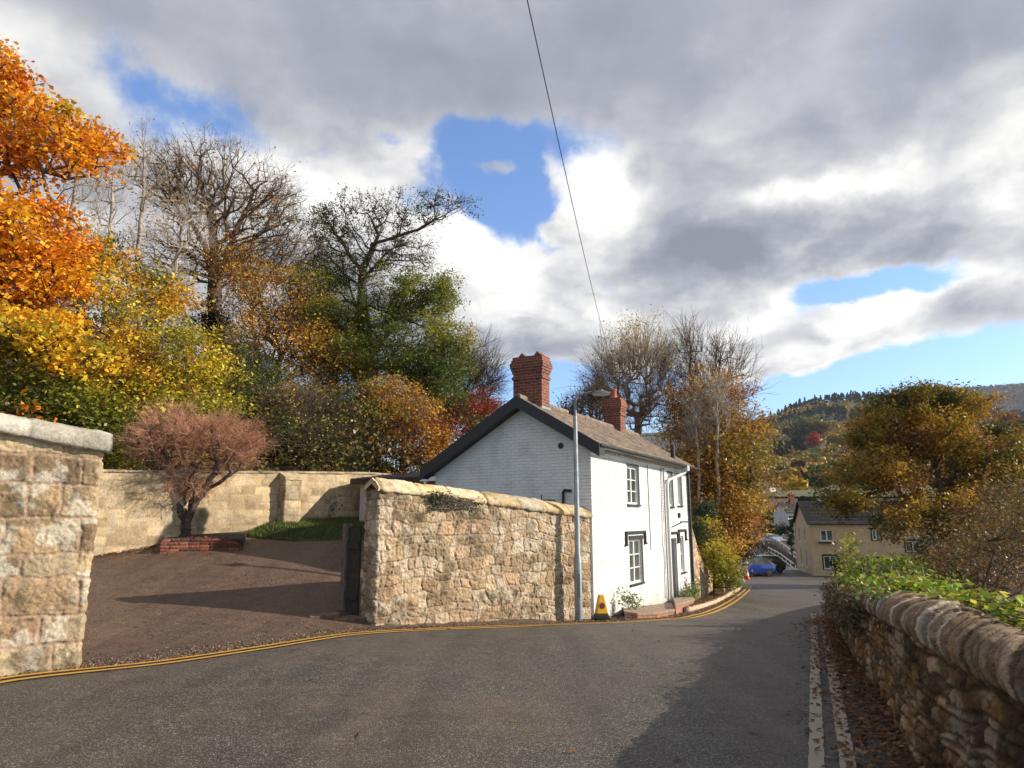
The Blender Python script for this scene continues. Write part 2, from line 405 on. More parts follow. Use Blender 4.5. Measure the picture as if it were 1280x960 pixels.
def sweep_coping(name, path, z, prof, spec, parent, origin=(0, 0, 0), ends=True):
    """sweep a cross-section (lateral, up) along the wall head; joints between slabs"""
    n = len(path); T = np.gradient(path, axis=0); T /= np.linalg.norm(T, axis=1)[:, None]
    N = np.stack([T[:, 1], -T[:, 0]], 1)
    seg = np.linalg.norm(np.diff(path, axis=0), axis=1); s = np.concatenate([[0], np.cumsum(seg)])
    pr, pl = resample(prof, spec.get('pstep', .03)); m = len(pr)
    S = np.repeat(s[:, None], m, 1); Lt = np.repeat(pl[None, :], n, 0)
    sl = spec.get('slant', 0)
    Sw = S+sl*Lt+spec.get('warp', 0)*(fbm(P3(S*2, Lt*2), spec['seed'], 3)-.5)
    rng = np.random.default_rng(spec['seed']); b = [-3.]
    while b[-1] < s[-1]+3: b.append(b[-1]+rng.uniform(*spec['w']))
    b = np.array(b); ci = np.clip(np.searchsorted(b, Sw)-1, 0, len(b)-2); d = np.minimum(Sw-b[ci], b[ci+1]-Sw)
    r1 = hashf(ci, 4); r2 = hashf(ci, 5); r3 = hashf(ci, 6)
    jt = sst(d, 0, spec['joint'])
    q = P3(S, Lt, 5)
    q2 = P3(S*spec.get('streak', 1), Lt, 5)
    disp = spec['depth']*(jt-1)+spec['off']*(r1-.5)+spec['rough']*(fbm(q2*6, spec['seed']+1, 5)-.5)
    PT = np.gradient(pr, axis=0); PT /= np.linalg.norm(PT, axis=1)[:, None]+1e-9
    PN = np.stack([-PT[:, 1], PT[:, 0]], 1)  # outward in the section (profile runs from the face over the top)
    lat = pr[None, :, 0]-PN[None, :, 0]*-disp; up = pr[None, :, 1]+PN[None, :, 1]*disp
    X = path[:, 0:1]+N[:, 0:1]*-lat; Y = path[:, 1:2]+N[:, 1:2]*-lat; Z = z[:, None]+up
    pal = np.array(spec['pal']); col = pal[(r2*len(pal)).astype(int) % len(pal)]*(.7+.6*r3[..., None])
    pat = fbm(q2*5+2, spec['seed']+3, 5)[..., None]; col = col*(.45+1.1*pat)
    li = sst(fbm(q*5+8, spec['seed']+4, 4), .56, .66)[..., None]*spec.get('lichen', .4)
    col = col*(1-li)+np.array(spec.get('lcol', (.5, .48, .4)))*li
    col = col*(.35+.65*jt[..., None])
    V = np.stack([X, Y, Z], -1).reshape(-1, 3)
    a = np.arange(n-1)[:, None]*m+np.arange(m-1)[None, :]
    F = np.stack([a, a+1, a+m+1, a+m], -1).reshape(-1, 4); colf = col.reshape(-1, 3)
    if ends:
        for e in (0, n-1):
            cen = V[e*m:(e+1)*m].mean(0); k = len(V); V = np.vstack([V, cen[None]]); colf = np.vstack([colf, colf[e*m:(e+1)*m].mean(0)[None]])
            idx = np.arange(m-1)+e*m
            F = np.vstack([F, np.stack([idx, np.full(m-1, k), np.full(m-1, k), idx+1], 1) if e else np.stack([idx+1, np.full(m-1, k), np.full(m-1, k), idx], 1)])
    # degenerate end quads become triangles through from_pydata-safe handling
    Fq = F[F[:, 1] != F[:, 2]]; Ft = F[F[:, 1] == F[:, 2]][:, [0, 1, 3]]
    if len(Ft):
        # split each end triangle into a quad by adding edge midpoints
        mid = (V[Ft[:, 0]]+V[Ft[:, 2]])/2; k = len(V); V = np.vstack([V, mid]); colf = np.vstack([colf, (colf[Ft[:, 0]]+colf[Ft[:, 2]])/2])
        Fq = np.vstack([Fq, np.stack([Ft[:, 0], Ft[:, 1], Ft[:, 2], np.arange(k, k+len(Ft))], 1)])
    return npmesh(name, V, Fq, M['stone'], parent, colf, True, origin)
def slab_sheet(name, left, right, nz, mat, nx=14, dz=0., kind='structure', step=.25, zf=None):
    """a draped sheet between two edge lines"""
    N = max(len(left), 2)
    l, _ = resample(left, step); n = len(l)
    rr, sr = resample(right, step); u = np.linspace(0, 1, n); ur = sr/sr[-1]
    r = np.stack([np.interp(u, ur, rr[:, k]) for k in (0, 1)], 1)
    t = np.linspace(0, 1, nx)[None, :, None]
    XY = l[:, None, :2]*(1-t)+r[:, None, :]*t
    Z = (zf or G)(XY[..., 0], XY[..., 1])+dz
    V = np.concatenate([XY, Z[..., None]], -1).reshape(-1, 3)
    a = np.arange(n-1)[:, None]*nx+np.arange(nx-1)[None, :]
    F = np.stack([a, a+1, a+nx+1, a+nx], -1).reshape(-1, 4)
    o = npmesh(name, V, F, mat, None, None, True)
    if kind: o['kind'] = kind
    return o
#==SETTING==
# ------------------------------------------------------------------ the setting: ground, road, drive
def ground_sheet():
    xs = np.concatenate([np.arange(-75, -20, 1.5), np.arange(-20, 34, .4), np.arange(34, 131, 2.)]); ys = np.concatenate([np.arange(-40, 2, 2.), np.arange(2, 34, .4), np.arange(34, 80, .8), np.arange(80, 181, 2.5)])
    X, Y = np.meshgrid(xs, ys, indexing='ij'); Z = G(X, Y)
    inroad = sst(X-Xb(Y), -.6, .3)*sst(Xr(Y)-X, -.5, .2)
    drive = sst(12-((Xb(Y)-X)*.637), 0, .5)*(Y > 4)*(Y < 30)*(X > -16)*(X < 2)
    Z = Z-.06*np.maximum(inroad, np.where(drive, 1, 0))+(.05*(fbm(P3(X*.8, Y*.8), 3)-.5))*(1-inroad)
    n, m = X.shape; a = np.arange(n-1)[:, None]*m+np.arange(m-1)[None, :]
    F = np.stack([a, a+m, a+m+1, a+1], -1).reshape(-1, 4)
    o = npmesh('ground', np.stack([X, Y, Z], -1).reshape(-1, 3), F, M['soil'], None, None, True); o['kind'] = 'structure'
ground_sheet()
LINE = [(-60, 862), (0, 848), (55, 843), (105, 838.5), (200, 829), (260, 820), (320, 811), (380, 801), (430, 793), (480, 789.5), (560, 786), (640, 783.5), (700, 781.5), (770, 779), (815, 776), (852, 773.5), (880, 767), (903, 757), (921, 746), (930, 739), (934, 733)]
def line_path(off=0, step=.12):
    p = np.array([gp(*q)[:2] for q in LINE]); p, _ = resample(p, step); p = smooth2(p, 30)
    T = np.gradient(p, axis=0); T /= np.linalg.norm(T, axis=1)[:, None]
    return p+np.stack([T[:, 1], -T[:, 0]], 1)*off
RW = np.array([(float(Xr(y)), y) for y in (-12, -6, 0, 2, 3.4, 5, 6.8, 8.7, 10.75, 14.2, 18, 22.5, 28, 35)])
RWp, RWs = resample(RW, .04); RWp = smooth2(RWp, 400)
def road():
    l = line_path(-.28)
    head = np.array([(-16, -9.), (-12, -1.2), (-9, 2.6)]); tail = np.array([(9.4, 30.5), (11.5, 36), (13.6, 42), (14.8, 50), (16.5, 58), (21, 66), (25.5, 76), (29, 88), (33, 100)])
    L = np.vstack([head, l, tail]); 
    Rr = np.array([(1.8, -30), (1.9, -6), (2.0, 0), (2.3, 2), (2.55, 3.4), (2.85, 5), (3.6, 6.8), (4.3, 8.7), (5.1, 10.75), (6.5, 14.2), (8.5, 18), (11.3, 22.5), (15.1, 28), (20.1, 35), (25, 45), (27.3, 54), (27, 60), (27.2, 67), (30, 78), (33, 88), (38, 100)])
    # pair by progress: use Y as the common measure
    ys = np.concatenate([np.arange(-8, 40, .3), np.arange(40, 100, 1.)])
    def byY(P): return np.interp(ys, P[:, 1], P[:, 0])
    xl = byY(L); xr = byY(Rr); t = np.linspace(0, 1, 30)[None, :]
    X = xl[:, None]*(1-t)+xr[:, None]*t; Y = np.repeat(ys[:, None], 30, 1); Z = G(X, Y)+.012-.02*sst(abs(t-.5), .35, .5)
    n, m = X.shape; a = np.arange(n-1)[:, None]*m+np.arange(m-1)[None, :]; F = np.stack([a, a+1, a+m+1, a+m], -1).reshape(-1, 4)
    o = npmesh('road', np.stack([X, Y, Z], -1).reshape(-1, 3), F, M['road'], None, None, True); o['kind'] = 'structure'
road()
def driveway():
    l = line_path(-.16); l = l[(l[:, 1] > 4.) & (l[:, 1] < 13.6)]
    X0 = l; n = len(l); m = 40; t = np.linspace(0, 1, m)[None, :, None]
    far = l+np.array([-.636, .77])*11.5
    XY = X0[:, None]*(1-t)+far[:, None]*t; Z = G(XY[..., 0], XY[..., 1])+.004+.006*(fbm(P3(XY[..., 0]*1.5, XY[..., 1]*1.5), 4)-.5)*sst(t[..., 0], 0, .06)
    a = np.arange(n-1)[:, None]*m+np.arange(m-1)[None, :]; F = np.stack([a, a+m, a+m+1, a+1], -1).reshape(-1, 4)
    o = npmesh('driveway', np.concatenate([XY, Z[..., None]], -1).reshape(-1, 3), F, M['drive'], None, None, True); o['kind'] = 'structure'
driveway()
def paint(name, col, under, wear, sc=14):
    m, nt, b = new_mat(name); co = objco(nt); n = noise(nt, co, sc, 7, .7); n2 = noise(nt, co, 1.2, 3); n3 = noise(nt, co, 90, 3, .6)
    f = mth(nt, 'ADD', n.outputs[0], mth(nt, 'MULTIPLY', n2.outputs[0], .35)); f = mth(nt, 'ADD', f, mth(nt, 'MULTIPLY', n3.outputs[0], .25))
    k = ramp(nt, f, [(wear-.05, (0,)*3), (wear+.05, (1,)*3)])
    lk(nt, mixc(nt, k, under, mixc(nt, n2.outputs[0], col, tuple(x*.75 for x in col))), b.inputs['Base Color']); b.inputs['Roughness'].default_value = .7
    bump(nt, n3.outputs[0], .7, .006, b); return m
M['yellow'] = paint('yellow_line_paint', (.62, .33, .045), (.09, .065, .045), .58)
M['cream'] = paint('worn_cream_paint', (.40, .345, .26), (.06, .052, .046), .62, 13)
def strip(name, p, w, mat, dz):
    T = np.gradient(p, axis=0); T /= np.linalg.norm(T, axis=1)[:, None]; N = np.stack([T[:, 1], -T[:, 0]], 1)
    u = np.linspace(-.5, .5, 4); jit = .012*(vnoise(P3(np.arange(len(p))*.9, 0*p[:, 0]), 5)-.5)
    XY = p[:, None]+N[:, None]*(u[None, :, None]*w+jit[:, None, None]); Z = G(XY[..., 0], XY[..., 1])+dz
    n, m = XY.shape[:2]; a = np.arange(n-1)[:, None]*m+np.arange(m-1)[None, :]; F = np.stack([a, a+m, a+m+1, a+1], -1).reshape(-1, 4)
    o = npmesh(name, np.concatenate([XY, Z[..., None]], -1).reshape(-1, 3), F, mat); o['kind'] = 'structure'; return o
strip('road_marking', line_path(0, .1), .085, M['yellow'], .019)
strip('road_marking', line_path(.21, .1), .085, M['yellow'], .019)
RL1 = [(1022, 1000), (1021, 960), (1020, 900), (1019.5, 860), (1018, 800), (1017, 768)]
RL2 = [(1066, 1000), (1060, 955), (1050, 900), (1044, 860), (1033, 800), (1029, 780), (1026, 765)]
for q, w in ((RL1, .10), (RL2, .10)):
    p = np.array([gp(*k)[:2] for k in q]); p = np.vstack([p[0]+(p[0]-p[1])*2.5, p]); p, _ = resample(p, .08)
    strip('road_marking', smooth2(p, 40), w, M['cream'], .019)
# ------------------------------------------------------------------ stone walls
wd = np.array((.77, .636)); wd /= np.linalg.norm(wd); wn = np.array((-wd[1], wd[0]))   # along, and inward (away from the road)
SAND = [(.42, .29, .15), (.50, .35, .19), (.36, .24, .13), (.46, .28, .15), (.54, .42, .26), (.30, .22, .14), (.42, .20, .11)]
def loop_path(P0, P1, th, step, r=.04):
    B0 = P0+wn*th; B1 = P1+wn*th; mid = (B0+B1)/2
    pts = [mid, B0+wd*0, B0*.0+P0+wn*(th-.001), P0+wn*r, P0+wd*r, P1-wd*r, P1+wn*r, B1, mid]
    p, s = resample(np.array(pts), step); return smooth2(p, 2)
def wall_thing(name, label, P0, P1, th, ztf, spec, res, cop, zcut=-.12, batter=0):
    org = np.array([*((P0+P1)/2), float(G(*((P0+P1)/2)))])
    t = thing(name, label, 'wall', org)
    p = loop_path(P0, P1, th, res)
    a = (p-P0)@wd; zt = ztf(a); zb = G(p[:, 0], p[:, 1])+zcut; zb = np.minimum(zb, np.interp(a, [0, np.linalg.norm(P1-P0)], [float(G(*P0)), float(G(*P1))])+zcut)
    stone_mesh('stonework', p, p, zb, zt, res, spec, t, True, org)
    e = cop.get('over', .05)
    q, s = resample(np.array([P0-wd*e, P1+wd*e]), cop.get('step', .03)); aa = (q-P0)@wd
    sweep_coping('coping', q, ztf(aa)-.01, np.array(cop['prof']), cop, t, org)
    return t, org
# nearest wall, at the left of the picture
P1 = np.array((-4.90, 8.22)); P0 = P1-wd*4.0
wall_thing('stone_wall', 'nearest wall of big square sandstone blocks with flat slab coping at the left', P0, P1, .5,
           lambda a: .80+.14*(4.0-a), dict(rows=(.26, .42), w=(.30, .78), warp=.085, seed=7, joint=.018, depth=.014, bulge=.004, rough=.05, fine=.022, wf=1.4,
           pal=[(.36, .25, .145), (.41, .30, .18), (.30, .205, .12), (.44, .34, .215), (.36, .235, .14)], mcol=(.36, .245, .165), lichen=.5, lcol=(.62, .57, .48), dark=.6, mort=.9), .011,
           dict(prof=[(-.02, -.02), (-.10, -.01), (-.105, .10), (-.02, .2), (.25, .25), (.5, .2), (.6, .1), (.6, 0)], w=(.9, 1.3), joint=.02, depth=.03, off=.02, rough=.05, seed=3, over=.06,
                pal=[(.42, .38, .31), (.50, .46, .38), (.36, .31, .25)], lichen=.7, lcol=(.6, .56, .48)))
# wall between the drive and the cottage
Q0 = np.array((-2.42, 12.5)); Q1 = Q0+wd*5.47
ZT = lambda a: np.interp(a, [-.2, 3.1, 5.6, 6], [.52, .24, .0, -.05])
MIDW, MIDO = wall_thing('stone_wall', 'rough sandstone rubble wall with pointed coping between the drive entrance and the white cottage', Q0, Q1, .48, ZT,
           dict(rows=(.13, .27), w=(.13, .42), warp=.20, seed=21, joint=.015, depth=.018, bulge=.002, rough=.045, fine=.035,
           pal=[(.38, .275, .17), (.43, .325, .21), (.37, .26, .15), (.44, .35, .24), (.32, .225, .135), (.40, .265, .16)], mcol=(.30, .225, .155), lichen=.6, lcol=(.62, .53, .41), dark=.7, mort=.85, wf=2.2), .012,
           dict(prof=[(-.02, -.02), (-.05, 0), (-.05, .07), (.08, .18), (.24, .26), (.40, .18), (.53, .07), (.53, 0)], w=(.7, 1.15), joint=.022, depth=.045, off=.03, rough=.06, seed=5, over=.02,
                pal=[(.52, .37, .19), (.56, .43, .26), (.46, .32, .17), (.5, .42, .3)], lichen=.45, lcol=(.6, .54, .42)))
# long wall at the back of the drive
def back_wall():
    L = 13.2; A = BW0-BWD*4.5; B = A+BWD*L; inn = np.array((-BWD[1], BWD[0]))
    org = np.array([*((A+B)/2), float(G(*((A+B)/2)))])
    t = thing('garden_wall', 'long plain wall of small cream blocks behind the drive, with one buttress', 'wall', org)
    pts = np.array([A+inn*.35, A+inn*.02, A+BWD*.02, B]); p, s = resample(pts, .035); a = (p-A)@BWD
    zt = np.interp(a, [0, 4.5, 12], [.98, 1.06, 1.36]); zb = np.full(len(p), -2.0)
    stone_mesh('blockwork', p, p, zb, zt, .035, dict(rows=(.205, .225), w=(.38, .5), warp=.012, seed=31, joint=.012, depth=.012, bulge=.004, rough=.02, fine=.010,
               pal=[(.47, .35, .21), (.50, .38, .235), (.43, .32, .19), (.48, .36, .21)], mcol=(.36, .26, .16), lichen=.25, lcol=(.6, .52, .4), dark=.3, mort=.6), t, False, org)
    q, _ = resample(np.array([A, B]), .05); zz = np.interp((q-A)@BWD, [0, 4.5, 12], [.98, 1.06, 1.36])
    sweep_coping('coping', q, zz-.01, np.array([(-.03, 0), (-.04, .05), (.18, .075), (.38, .05), (.38, 0)]), dict(w=(.4, .5), joint=.02, depth=.02, off=.015, rough=.02, seed=9, pal=[(.30, .22, .15), (.36, .28, .19)], lichen=.3), t, org)
    # buttress
    c = BW0+BWD*4.95; f = c-inn*.32; hw = BWD*.26
    bp = np.array([c-hw, f-hw+inn*.02, f-hw*.96, f+hw*.96, f+hw+inn*.02, c+hw]); p, _ = resample(bp, .03)
    stone_mesh('buttress', p, p, np.full(len(p), -1.5), np.full(len(p), 1.05), .03, dict(rows=(.2, .23), w=(.2, .4), warp=.02, seed=33, joint=.014, depth=.014, bulge=.008, rough=.03, fine=.01,
               pal=[(.44, .34, .21), (.38, .28, .17)], mcol=(.3, .23, .15), lichen=.3, dark=.4), t, False, org)
    cp = MB(); v = []
    for z in (1.05, 1.12): v.append([(*(c-hw*1.08+inn*.02), z+ (0 if z < 1.1 else .16)), (*(f-hw*1.08-inn*.03), z-.0), (*(f+hw*1.08-inn*.03), z-.0), (*(c+hw*1.08+inn*.02), z+(0 if z < 1.1 else .16))])
    cp.hexa(v[0], v[1]); o = cp.build('buttress_cap', plain('cap_stone', (.42, .33, .2), .9, 0, .3, 8, .01), t, off=tuple(-org))
    # raised brick bed under the bush
    b0 = gp(198, 693)[:2]; b1 = gp(303, 688)[:2]; d = (b1-b0)/np.linalg.norm(b1-b0); nn = np.array((-d[1], d[0]))
    t2 = thing('brick_bed', 'low crumbling red brick planting bed at the foot of the cream wall', 'raised bed', (*b0, float(G(*b0))))
    pp = np.array([b0+nn*1.5, b0+nn*.02, b0+d*.02, b1]); p, _ = resample(pp, .018); aa = (p-b0)@d/np.linalg.norm(b1-b0)
    top = np.interp(aa, [0, .1, .5, .8, 1], [.27, .33, .34, .28, .1])+.05*(vnoise(P3(aa*40, 0*aa), 3)-.5)
    stone_mesh('brickwork', p, p, G(p[:, 0], p[:, 1])-.1, float(G(*b0))+top+.08*aa, .018, dict(rows=(.072, .08), w=(.2, .24), warp=.012, seed=35, joint=.012, depth=.02, bulge=.004, rough=.02, fine=.006,
               pal=[(.30, .07, .04), (.22, .06, .04), (.36, .12, .07), (.12, .05, .04)], mcol=(.12, .09, .07), lichen=.1, dark=.7), t2, False, (*b0, float(G(*b0))))
    q0, q1 = b0, b1
    m = MB(); z0 = float(G(*b0)); zt0 = z0+.28
    m.hexa([(*(b0+d*.05+nn*.03), z0-.3), (*(b1+nn*.03), z0-.3), (*(b1+nn*1.5), z0-.3), (*(b0+nn*1.5+d*.05), z0-.3)], [(*(b0+d*.05+nn*.03), zt0), (*(b1+nn*.03), zt0+.05), (*(b1+nn*1.5), zt0+.2), (*(b0+nn*1.5+d*.05), zt0+.1)])
    m.build('bed_soil', M['soil'], t2, off=(-b0[0], -b0[1], -z0))
back_wall()
# long rubble wall at the right of the road
def right_wall():
    msk = (RWp[:, 1] > .2) & (RWp[:, 1] < 24); p = RWp[msk]; org = np.array([3.4, 6.8, -1.65])
    p = p[::-1]                                        # travel toward the camera so that the road is on the right hand
    y = p[:, 1]
    zb = G(p[:, 0]-.1, y)-.08; ztop = np.interp(y, [-3, 3.4, 5, 8.7, 14.2, 20, 24], [-.83, -.83, -.76, -1.0, -1.42, -1.9, -2.3])
    t = thing('rubble_wall', 'long dark rubble wall with rounded coping along the right of the road', 'wall', org)
    top = p.copy(); T = np.gradient(p, axis=0); T /= np.linalg.norm(T, axis=1)[:, None]; N = np.stack([T[:, 1], -T[:, 0]], 1); top = p-N*.06
    near = y < 13
    spec = dict(rows=(.045, .12), w=(.06, .24), warp=.16, seed=41, joint=.013, depth=.024, bulge=.001, rough=.022, fine=.05,
               pal=[(.17, .105, .05), (.22, .13, .055), (.12, .075, .04), (.24, .14, .05), (.10, .065, .04), (.20, .11, .05), (.36, .25, .14)], mcol=(.07, .047, .028), lichen=.45, lcol=(.46, .38, .28), dark=.75, mort=.8, wf=3.)
    pp, _ = resample(p, .014); q2, _ = resample(top, .014); k = min(len(pp), len(q2)); 
    u = np.linspace(0, 1, len(pp)); top2 = np.stack([np.interp(u, np.linspace(0, 1, len(q2)), q2[:, i]) for i in (0, 1)], 1)
    un = np.linspace(0, 1, len(p))
    stone_mesh('stonework', pp, top2, np.interp(u, un, zb), np.interp(u, un, ztop), .013, spec, t, False, org)
    stone_mesh('stonework_back', (p-N*.5)[::-6], (p-N*.5)[::-6], zb[::-6]-1.5, ztop[::-6], .08, spec, t, False, org)
    pc, _ = resample(top, .01); uc = np.linspace(0, 1, len(pc))
    sweep_coping('coping', pc, np.interp(uc, un, ztop)-.01, np.array([(.0, -.04), (-.045, -.02), (-.05, .05), (-.02, .11), (.06, .165), (.17, .2), (.28, .2), (.39, .15), (.46, .07), (.47, -.05)]),
                 dict(w=(.03, .10), joint=.010, depth=.022, off=.022, rough=.02, seed=43, slant=.75, warp=.14, streak=3.4, pstep=.02,
                      pal=[(.24, .165, .10), (.17, .115, .07), (.30, .215, .14), (.12, .085, .055), (.27, .17, .095), (.44, .36, .28)], lichen=.15, lcol=(.5, .45, .38)), t, org)
right_wall()
# ------------------------------------------------------------------ the cottage
HA = math.atan2(.877, .48); HC = (1.84, 16.0); HZ = -2.2
LH = 8.62
def win(parent, x0, x1, z0, z1, y=0, cols=2, rows=3, rec=.085, fw=.05, head=None, name='window', fm=None, sub=.018, sill=True, sm=None, label=None, bars=True):
    """white frame with glazing bars (the window), glass and sill below it; wall face at y facing -y"""
    fm = fm or M['white']; f = MB(); Y0 = y+rec-.03; Y1 = y+rec+.02
    f.box(x0, x0+fw, Y0, Y1, z0, z1); f.box(x1-fw, x1, Y0, Y1, z0, z1); f.box(x0+fw, x1-fw, Y0, Y1, z0, z0+fw); f.box(x0+fw, x1-fw, Y0, Y1, z1-fw, z1)
    iw = x1-x0-2*fw; ih = z1-z0-2*fw
    for i in range(1, cols):
        cx = x0+fw+iw*i/cols; w = sub*1.6 if i == cols/2 else sub; f.box(cx-w, cx+w, Y0-.004, Y1-.01, z0+fw, z1-fw)
    if bars:
        for j in range(1, rows):
            cz = z0+fw+ih*j/rows; f.box(x0+fw+.001, x1-fw-.001, Y0+.006, Y1-.016, cz-sub*.6, cz+sub*.6)
    o = f.build(name, fm, parent)
    g = MB(); g.box(x0+fw*.5, x1-fw*.5, Y1-.012, Y1-.004, z0+fw*.5, z1-fw*.5); g.build('pane', M['glass'], o)
    if sill:
        s = MB(); s.box(x0-.06, x1+.06, y-.05, Y0, z0-.055, z0-.002); s.build('sill', sm or M['black'], o, bevel=.006)
    return o
def hood(parent, x0, x1, z, y=0, d=.06, w=.07, drop=.32, name='hood_mould'):
    h = MB(); h.box(x0, x1, y-d, y-.001, z-w, z); h.box(x0, x0+w, y-d, y-.001, z-drop, z-w); h.box(x1-w, x1, y-d, y-.001, z-drop, z-w)
    h.box(x0-.05, x0+w, y-d-.01, y-.001, z-drop-.05, z-drop); h.box(x1-w, x1+.05, y-d-.01, y-.001, z-drop-.05, z-drop)
    n = int((x1-x0)/.09)
    h.build(name, M['black'], parent, bevel=.008)
M['tile'] = vcol('roof_tile', .85, 90, .003, 30)
def tile_roof(name, x0, x1, e, r, parent, pal, tw=.2, tl=.16, mat=None, up=.02, seed=1):
    """tiles from the eave line e=(y,z) to the ridge r=(y,z), x0..x1"""
    rng = np.random.default_rng(seed); e = np.array(e); r = np.array(r); L = np.linalg.norm(r-e); d = (r-e)/L; nrm = np.array((-d[1], d[0])) if d[0] > 0 else np.array((d[1], -d[0]))
    nr = max(1, int(L/tl)); tl = L/nr; V = []; F = []; Cc = []
    for j in range(nr):
        xs = np.arange(x0-(tw/2 if j % 2 else 0), x1, tw)
        for x in xs:
            a = max(x+.003, x0); b = min(x+tw-.003, x1)
            if b-a < .02: continue
            lo = e+d*(tl*j-.012); hi = e+d*(tl*(j+1)); h1 = up+rng.uniform(-.004, .006); h0 = .004
            k = len(V)
            for (xx, p, h) in ((a, lo, 0), (b, lo, 0), (a, lo, h1), (b, lo, h1+rng.uniform(-.003, .003)), (b, hi, h0), (a, hi, h0)):
                q = p+nrm*h; V.append((xx, q[0], q[1]))
            F += [(k, k+1, k+3, k+2), (k+2, k+3, k+4, k+5)] if d[0] > 0 else [(k+1, k, k+2, k+3), (k+3, k+2, k+5, k+4)]
            c = np.array(pal[rng.integers(len(pal))])*rng.uniform(.75, 1.2); Cc += [c]*6
    # underside
    k = len(V); t = .05
    for xx in (x0, x1):
        for p in (e, r):
            for h in (-t, .0): q = p+nrm*h; V.append((xx, q[0], q[1])); Cc.append(np.array((.02, .02, .02)))
    F += [(k, k+4, k+6, k+2), (k, k+2, k+3, k+1), (k+4, k+5, k+7, k+6), (k, k+1, k+5, k+4)]
    V = np.array(V)
    return npmesh(name, V, F, mat or M['tile'], parent, np.array(Cc), False)
def cottage():
    h = thing('cottage', 'white painted two-storey cottage with black bargeboards and a brown tiled roof beside the road', 'house', (*HC, HZ), HA)
    Z = lambda z: z-HZ
    win1 = (2.5, 3.4, Z(.36), Z(1.36)); win2 = (2.5, 3.5, Z(-1.68), Z(-.56)); win3 = (6.25, 6.8, Z(.36), Z(1.38)); win4 = (7.35, 7.85, Z(.4), Z(1.38)); door = (6.3, 7.0, Z(-2.56), Z(-.62)); win5 = (7.42, 7.85, Z(-1.7), Z(-.58))
    w = MB(); w.holes(0, LH, -1.2, Z(1.84), [win1, win2, win3, win4, door, win5], 0, .14); w.build('front_wall', M['wash_front'], h)
    g = MB(); wallz = Z(-2.9)
    g.add([(0, 0, wallz), (0, 0, Z(1.84)), (0, 1.79, Z(2.86)), (0, 4.39, Z(1.32)), (0, 4.39, wallz)], [(0, 1, 2, 3, 4)][::-1])
    g.build('gable_wall', M['wash_gable'], h)
    g = MB(); g.add([(LH, 0, -1.5), (LH, 0, Z(1.84)), (LH, 1.79, Z(2.86)), (LH, 4.39, Z(1.32)), (LH, 4.39, -1.5), (0, 4.39, -1.5), (0, 4.39, Z(1.32))], [(0, 4, 3, 2, 1), (5, 6, 3, 4)])
    g.build('rear_wall', M['wash_gable'], h)
    BR = [(.20, .15, .115), (.165, .125, .10), (.23, .175, .13), (.19, .145, .115), (.14, .105, .085)]
    tile_roof('roof', -.3, LH+.3, (-.34, Z(1.655)), (1.79, Z(2.93)), h, BR, seed=4)
    tile_roof('roof', -.3, LH+.3, (4.62, Z(1.25)), (1.79, Z(2.93)), h, BR, seed=5)
    r = MB()
    for i in range(20): 
        x = -.3+i*(LH+.6)/20; r.tube([(x+.004, 1.79, Z(2.925)), (x+(LH+.6)/20-.006, 1.79, Z(2.93))], [.095, .09], 10)
    r.build('ridge_tiles', plain('ridge_clay', (.2, .14, .11), .85, 0, .3, 5), h)
    # black bargeboards with a deep soffit
    def sl(y): return Z(2.93)-.598*abs(y-1.79) if y < 1.79 else Z(2.93)-.5936*abs(y-1.79)
    for y0, y1 in ((-.36, 1.79), (4.64, 1.79)):
        b = MB(); d = .27
        b.hexa([(-.36, y0, sl(y0)-d), (-.36, y1, sl(y1)-d), (-.31, y1, sl(y1)-d), (-.31, y0, sl(y0)-d)], [(-.36, y0, sl(y0)+.03), (-.36, y1, sl(y1)+.03), (-.31, y1, sl(y1)+.03), (-.31, y0, sl(y0)+.03)])
        b.hexa([(-.308, y0, sl(y0)-d+.03), (-.308, y1, sl(y1)-d+.03), (-.002, y1, sl(y1)-d+.03), (-.002, y0, sl(y0)-d+.03)], [(-.308, y0, sl(y0)-.06), (-.308, y1, sl(y1)-.06), (-.002, y1, sl(y1)-.06), (-.002, y0, sl(y0)-.06)])
        b.build('bargeboard', M['black'], h)
    # dentil course below the gutter
    b = MB()
    b.box(0, LH, -.05, -.001, Z(1.50), Z(1.53))
    for i in range(int(LH/.15)): b.box(.03+i*.15, .11+i*.15, -.09, -.001, Z(1.535), Z(1.60))
    b.box(-.02, LH, -.11, -.001, Z(1.603), Z(1.625)); b.build('dentil_course', M['white'], h)
    b = MB(); b.box(0, LH, -.2, -.002, Z(1.627), Z(1.66)); b.box(0, LH, -.012, -.003, Z(1.535), Z(1.60)); b.build('soffit', M['black'], h)
    gt = MB(); pr = [(-.40, .05), (-.40, .0), (-.37, -.045), (-.32, -.06), (-.27, -.045), (-.24, 0), (-.24, .05), (-.25, .05), (-.255, .0), (-.32, -.045), (-.385, .0), (-.39, .05)]
    gt.extr([(a, Z(1.63)+z) for a, z in pr], 'x', -.3, LH+.3); gt.build('gutter', plain('gutter_black', (.03, .028, .026), .35), h)
    # windows and door
    win(h, *win1); win(h, *win2); win(h, *win3, cols=2, rows=1); win(h, *win4, cols=2, rows=1); win(h, *win5, cols=1, rows=2)
    for (a, b_, c, d) in (win1, win3, win4):   # dark painted heads and right-hand reveals
        s = MB(); s.box(a-.01, b_+.09, -.012, .0, d, d+.07); s.box(b_, b_+.075, -.014, .0, c-.05, d); s.build('window_surround', M['black'], h)
    s = MB(); a, b_, c, d = win2; s.box(a-.02, b_+.1, -.03, 0, d, d+.10); s.box(b_, b_+.085, -.014, 0, c-.05, d); s.build('window_surround', M['black'], h)
    hood(h, 2.2, 3.8, Z(-.34)); hood(h, 6.12, 7.15, Z(-.42)); hood(h, 7.2, 8.1, Z(-.36))
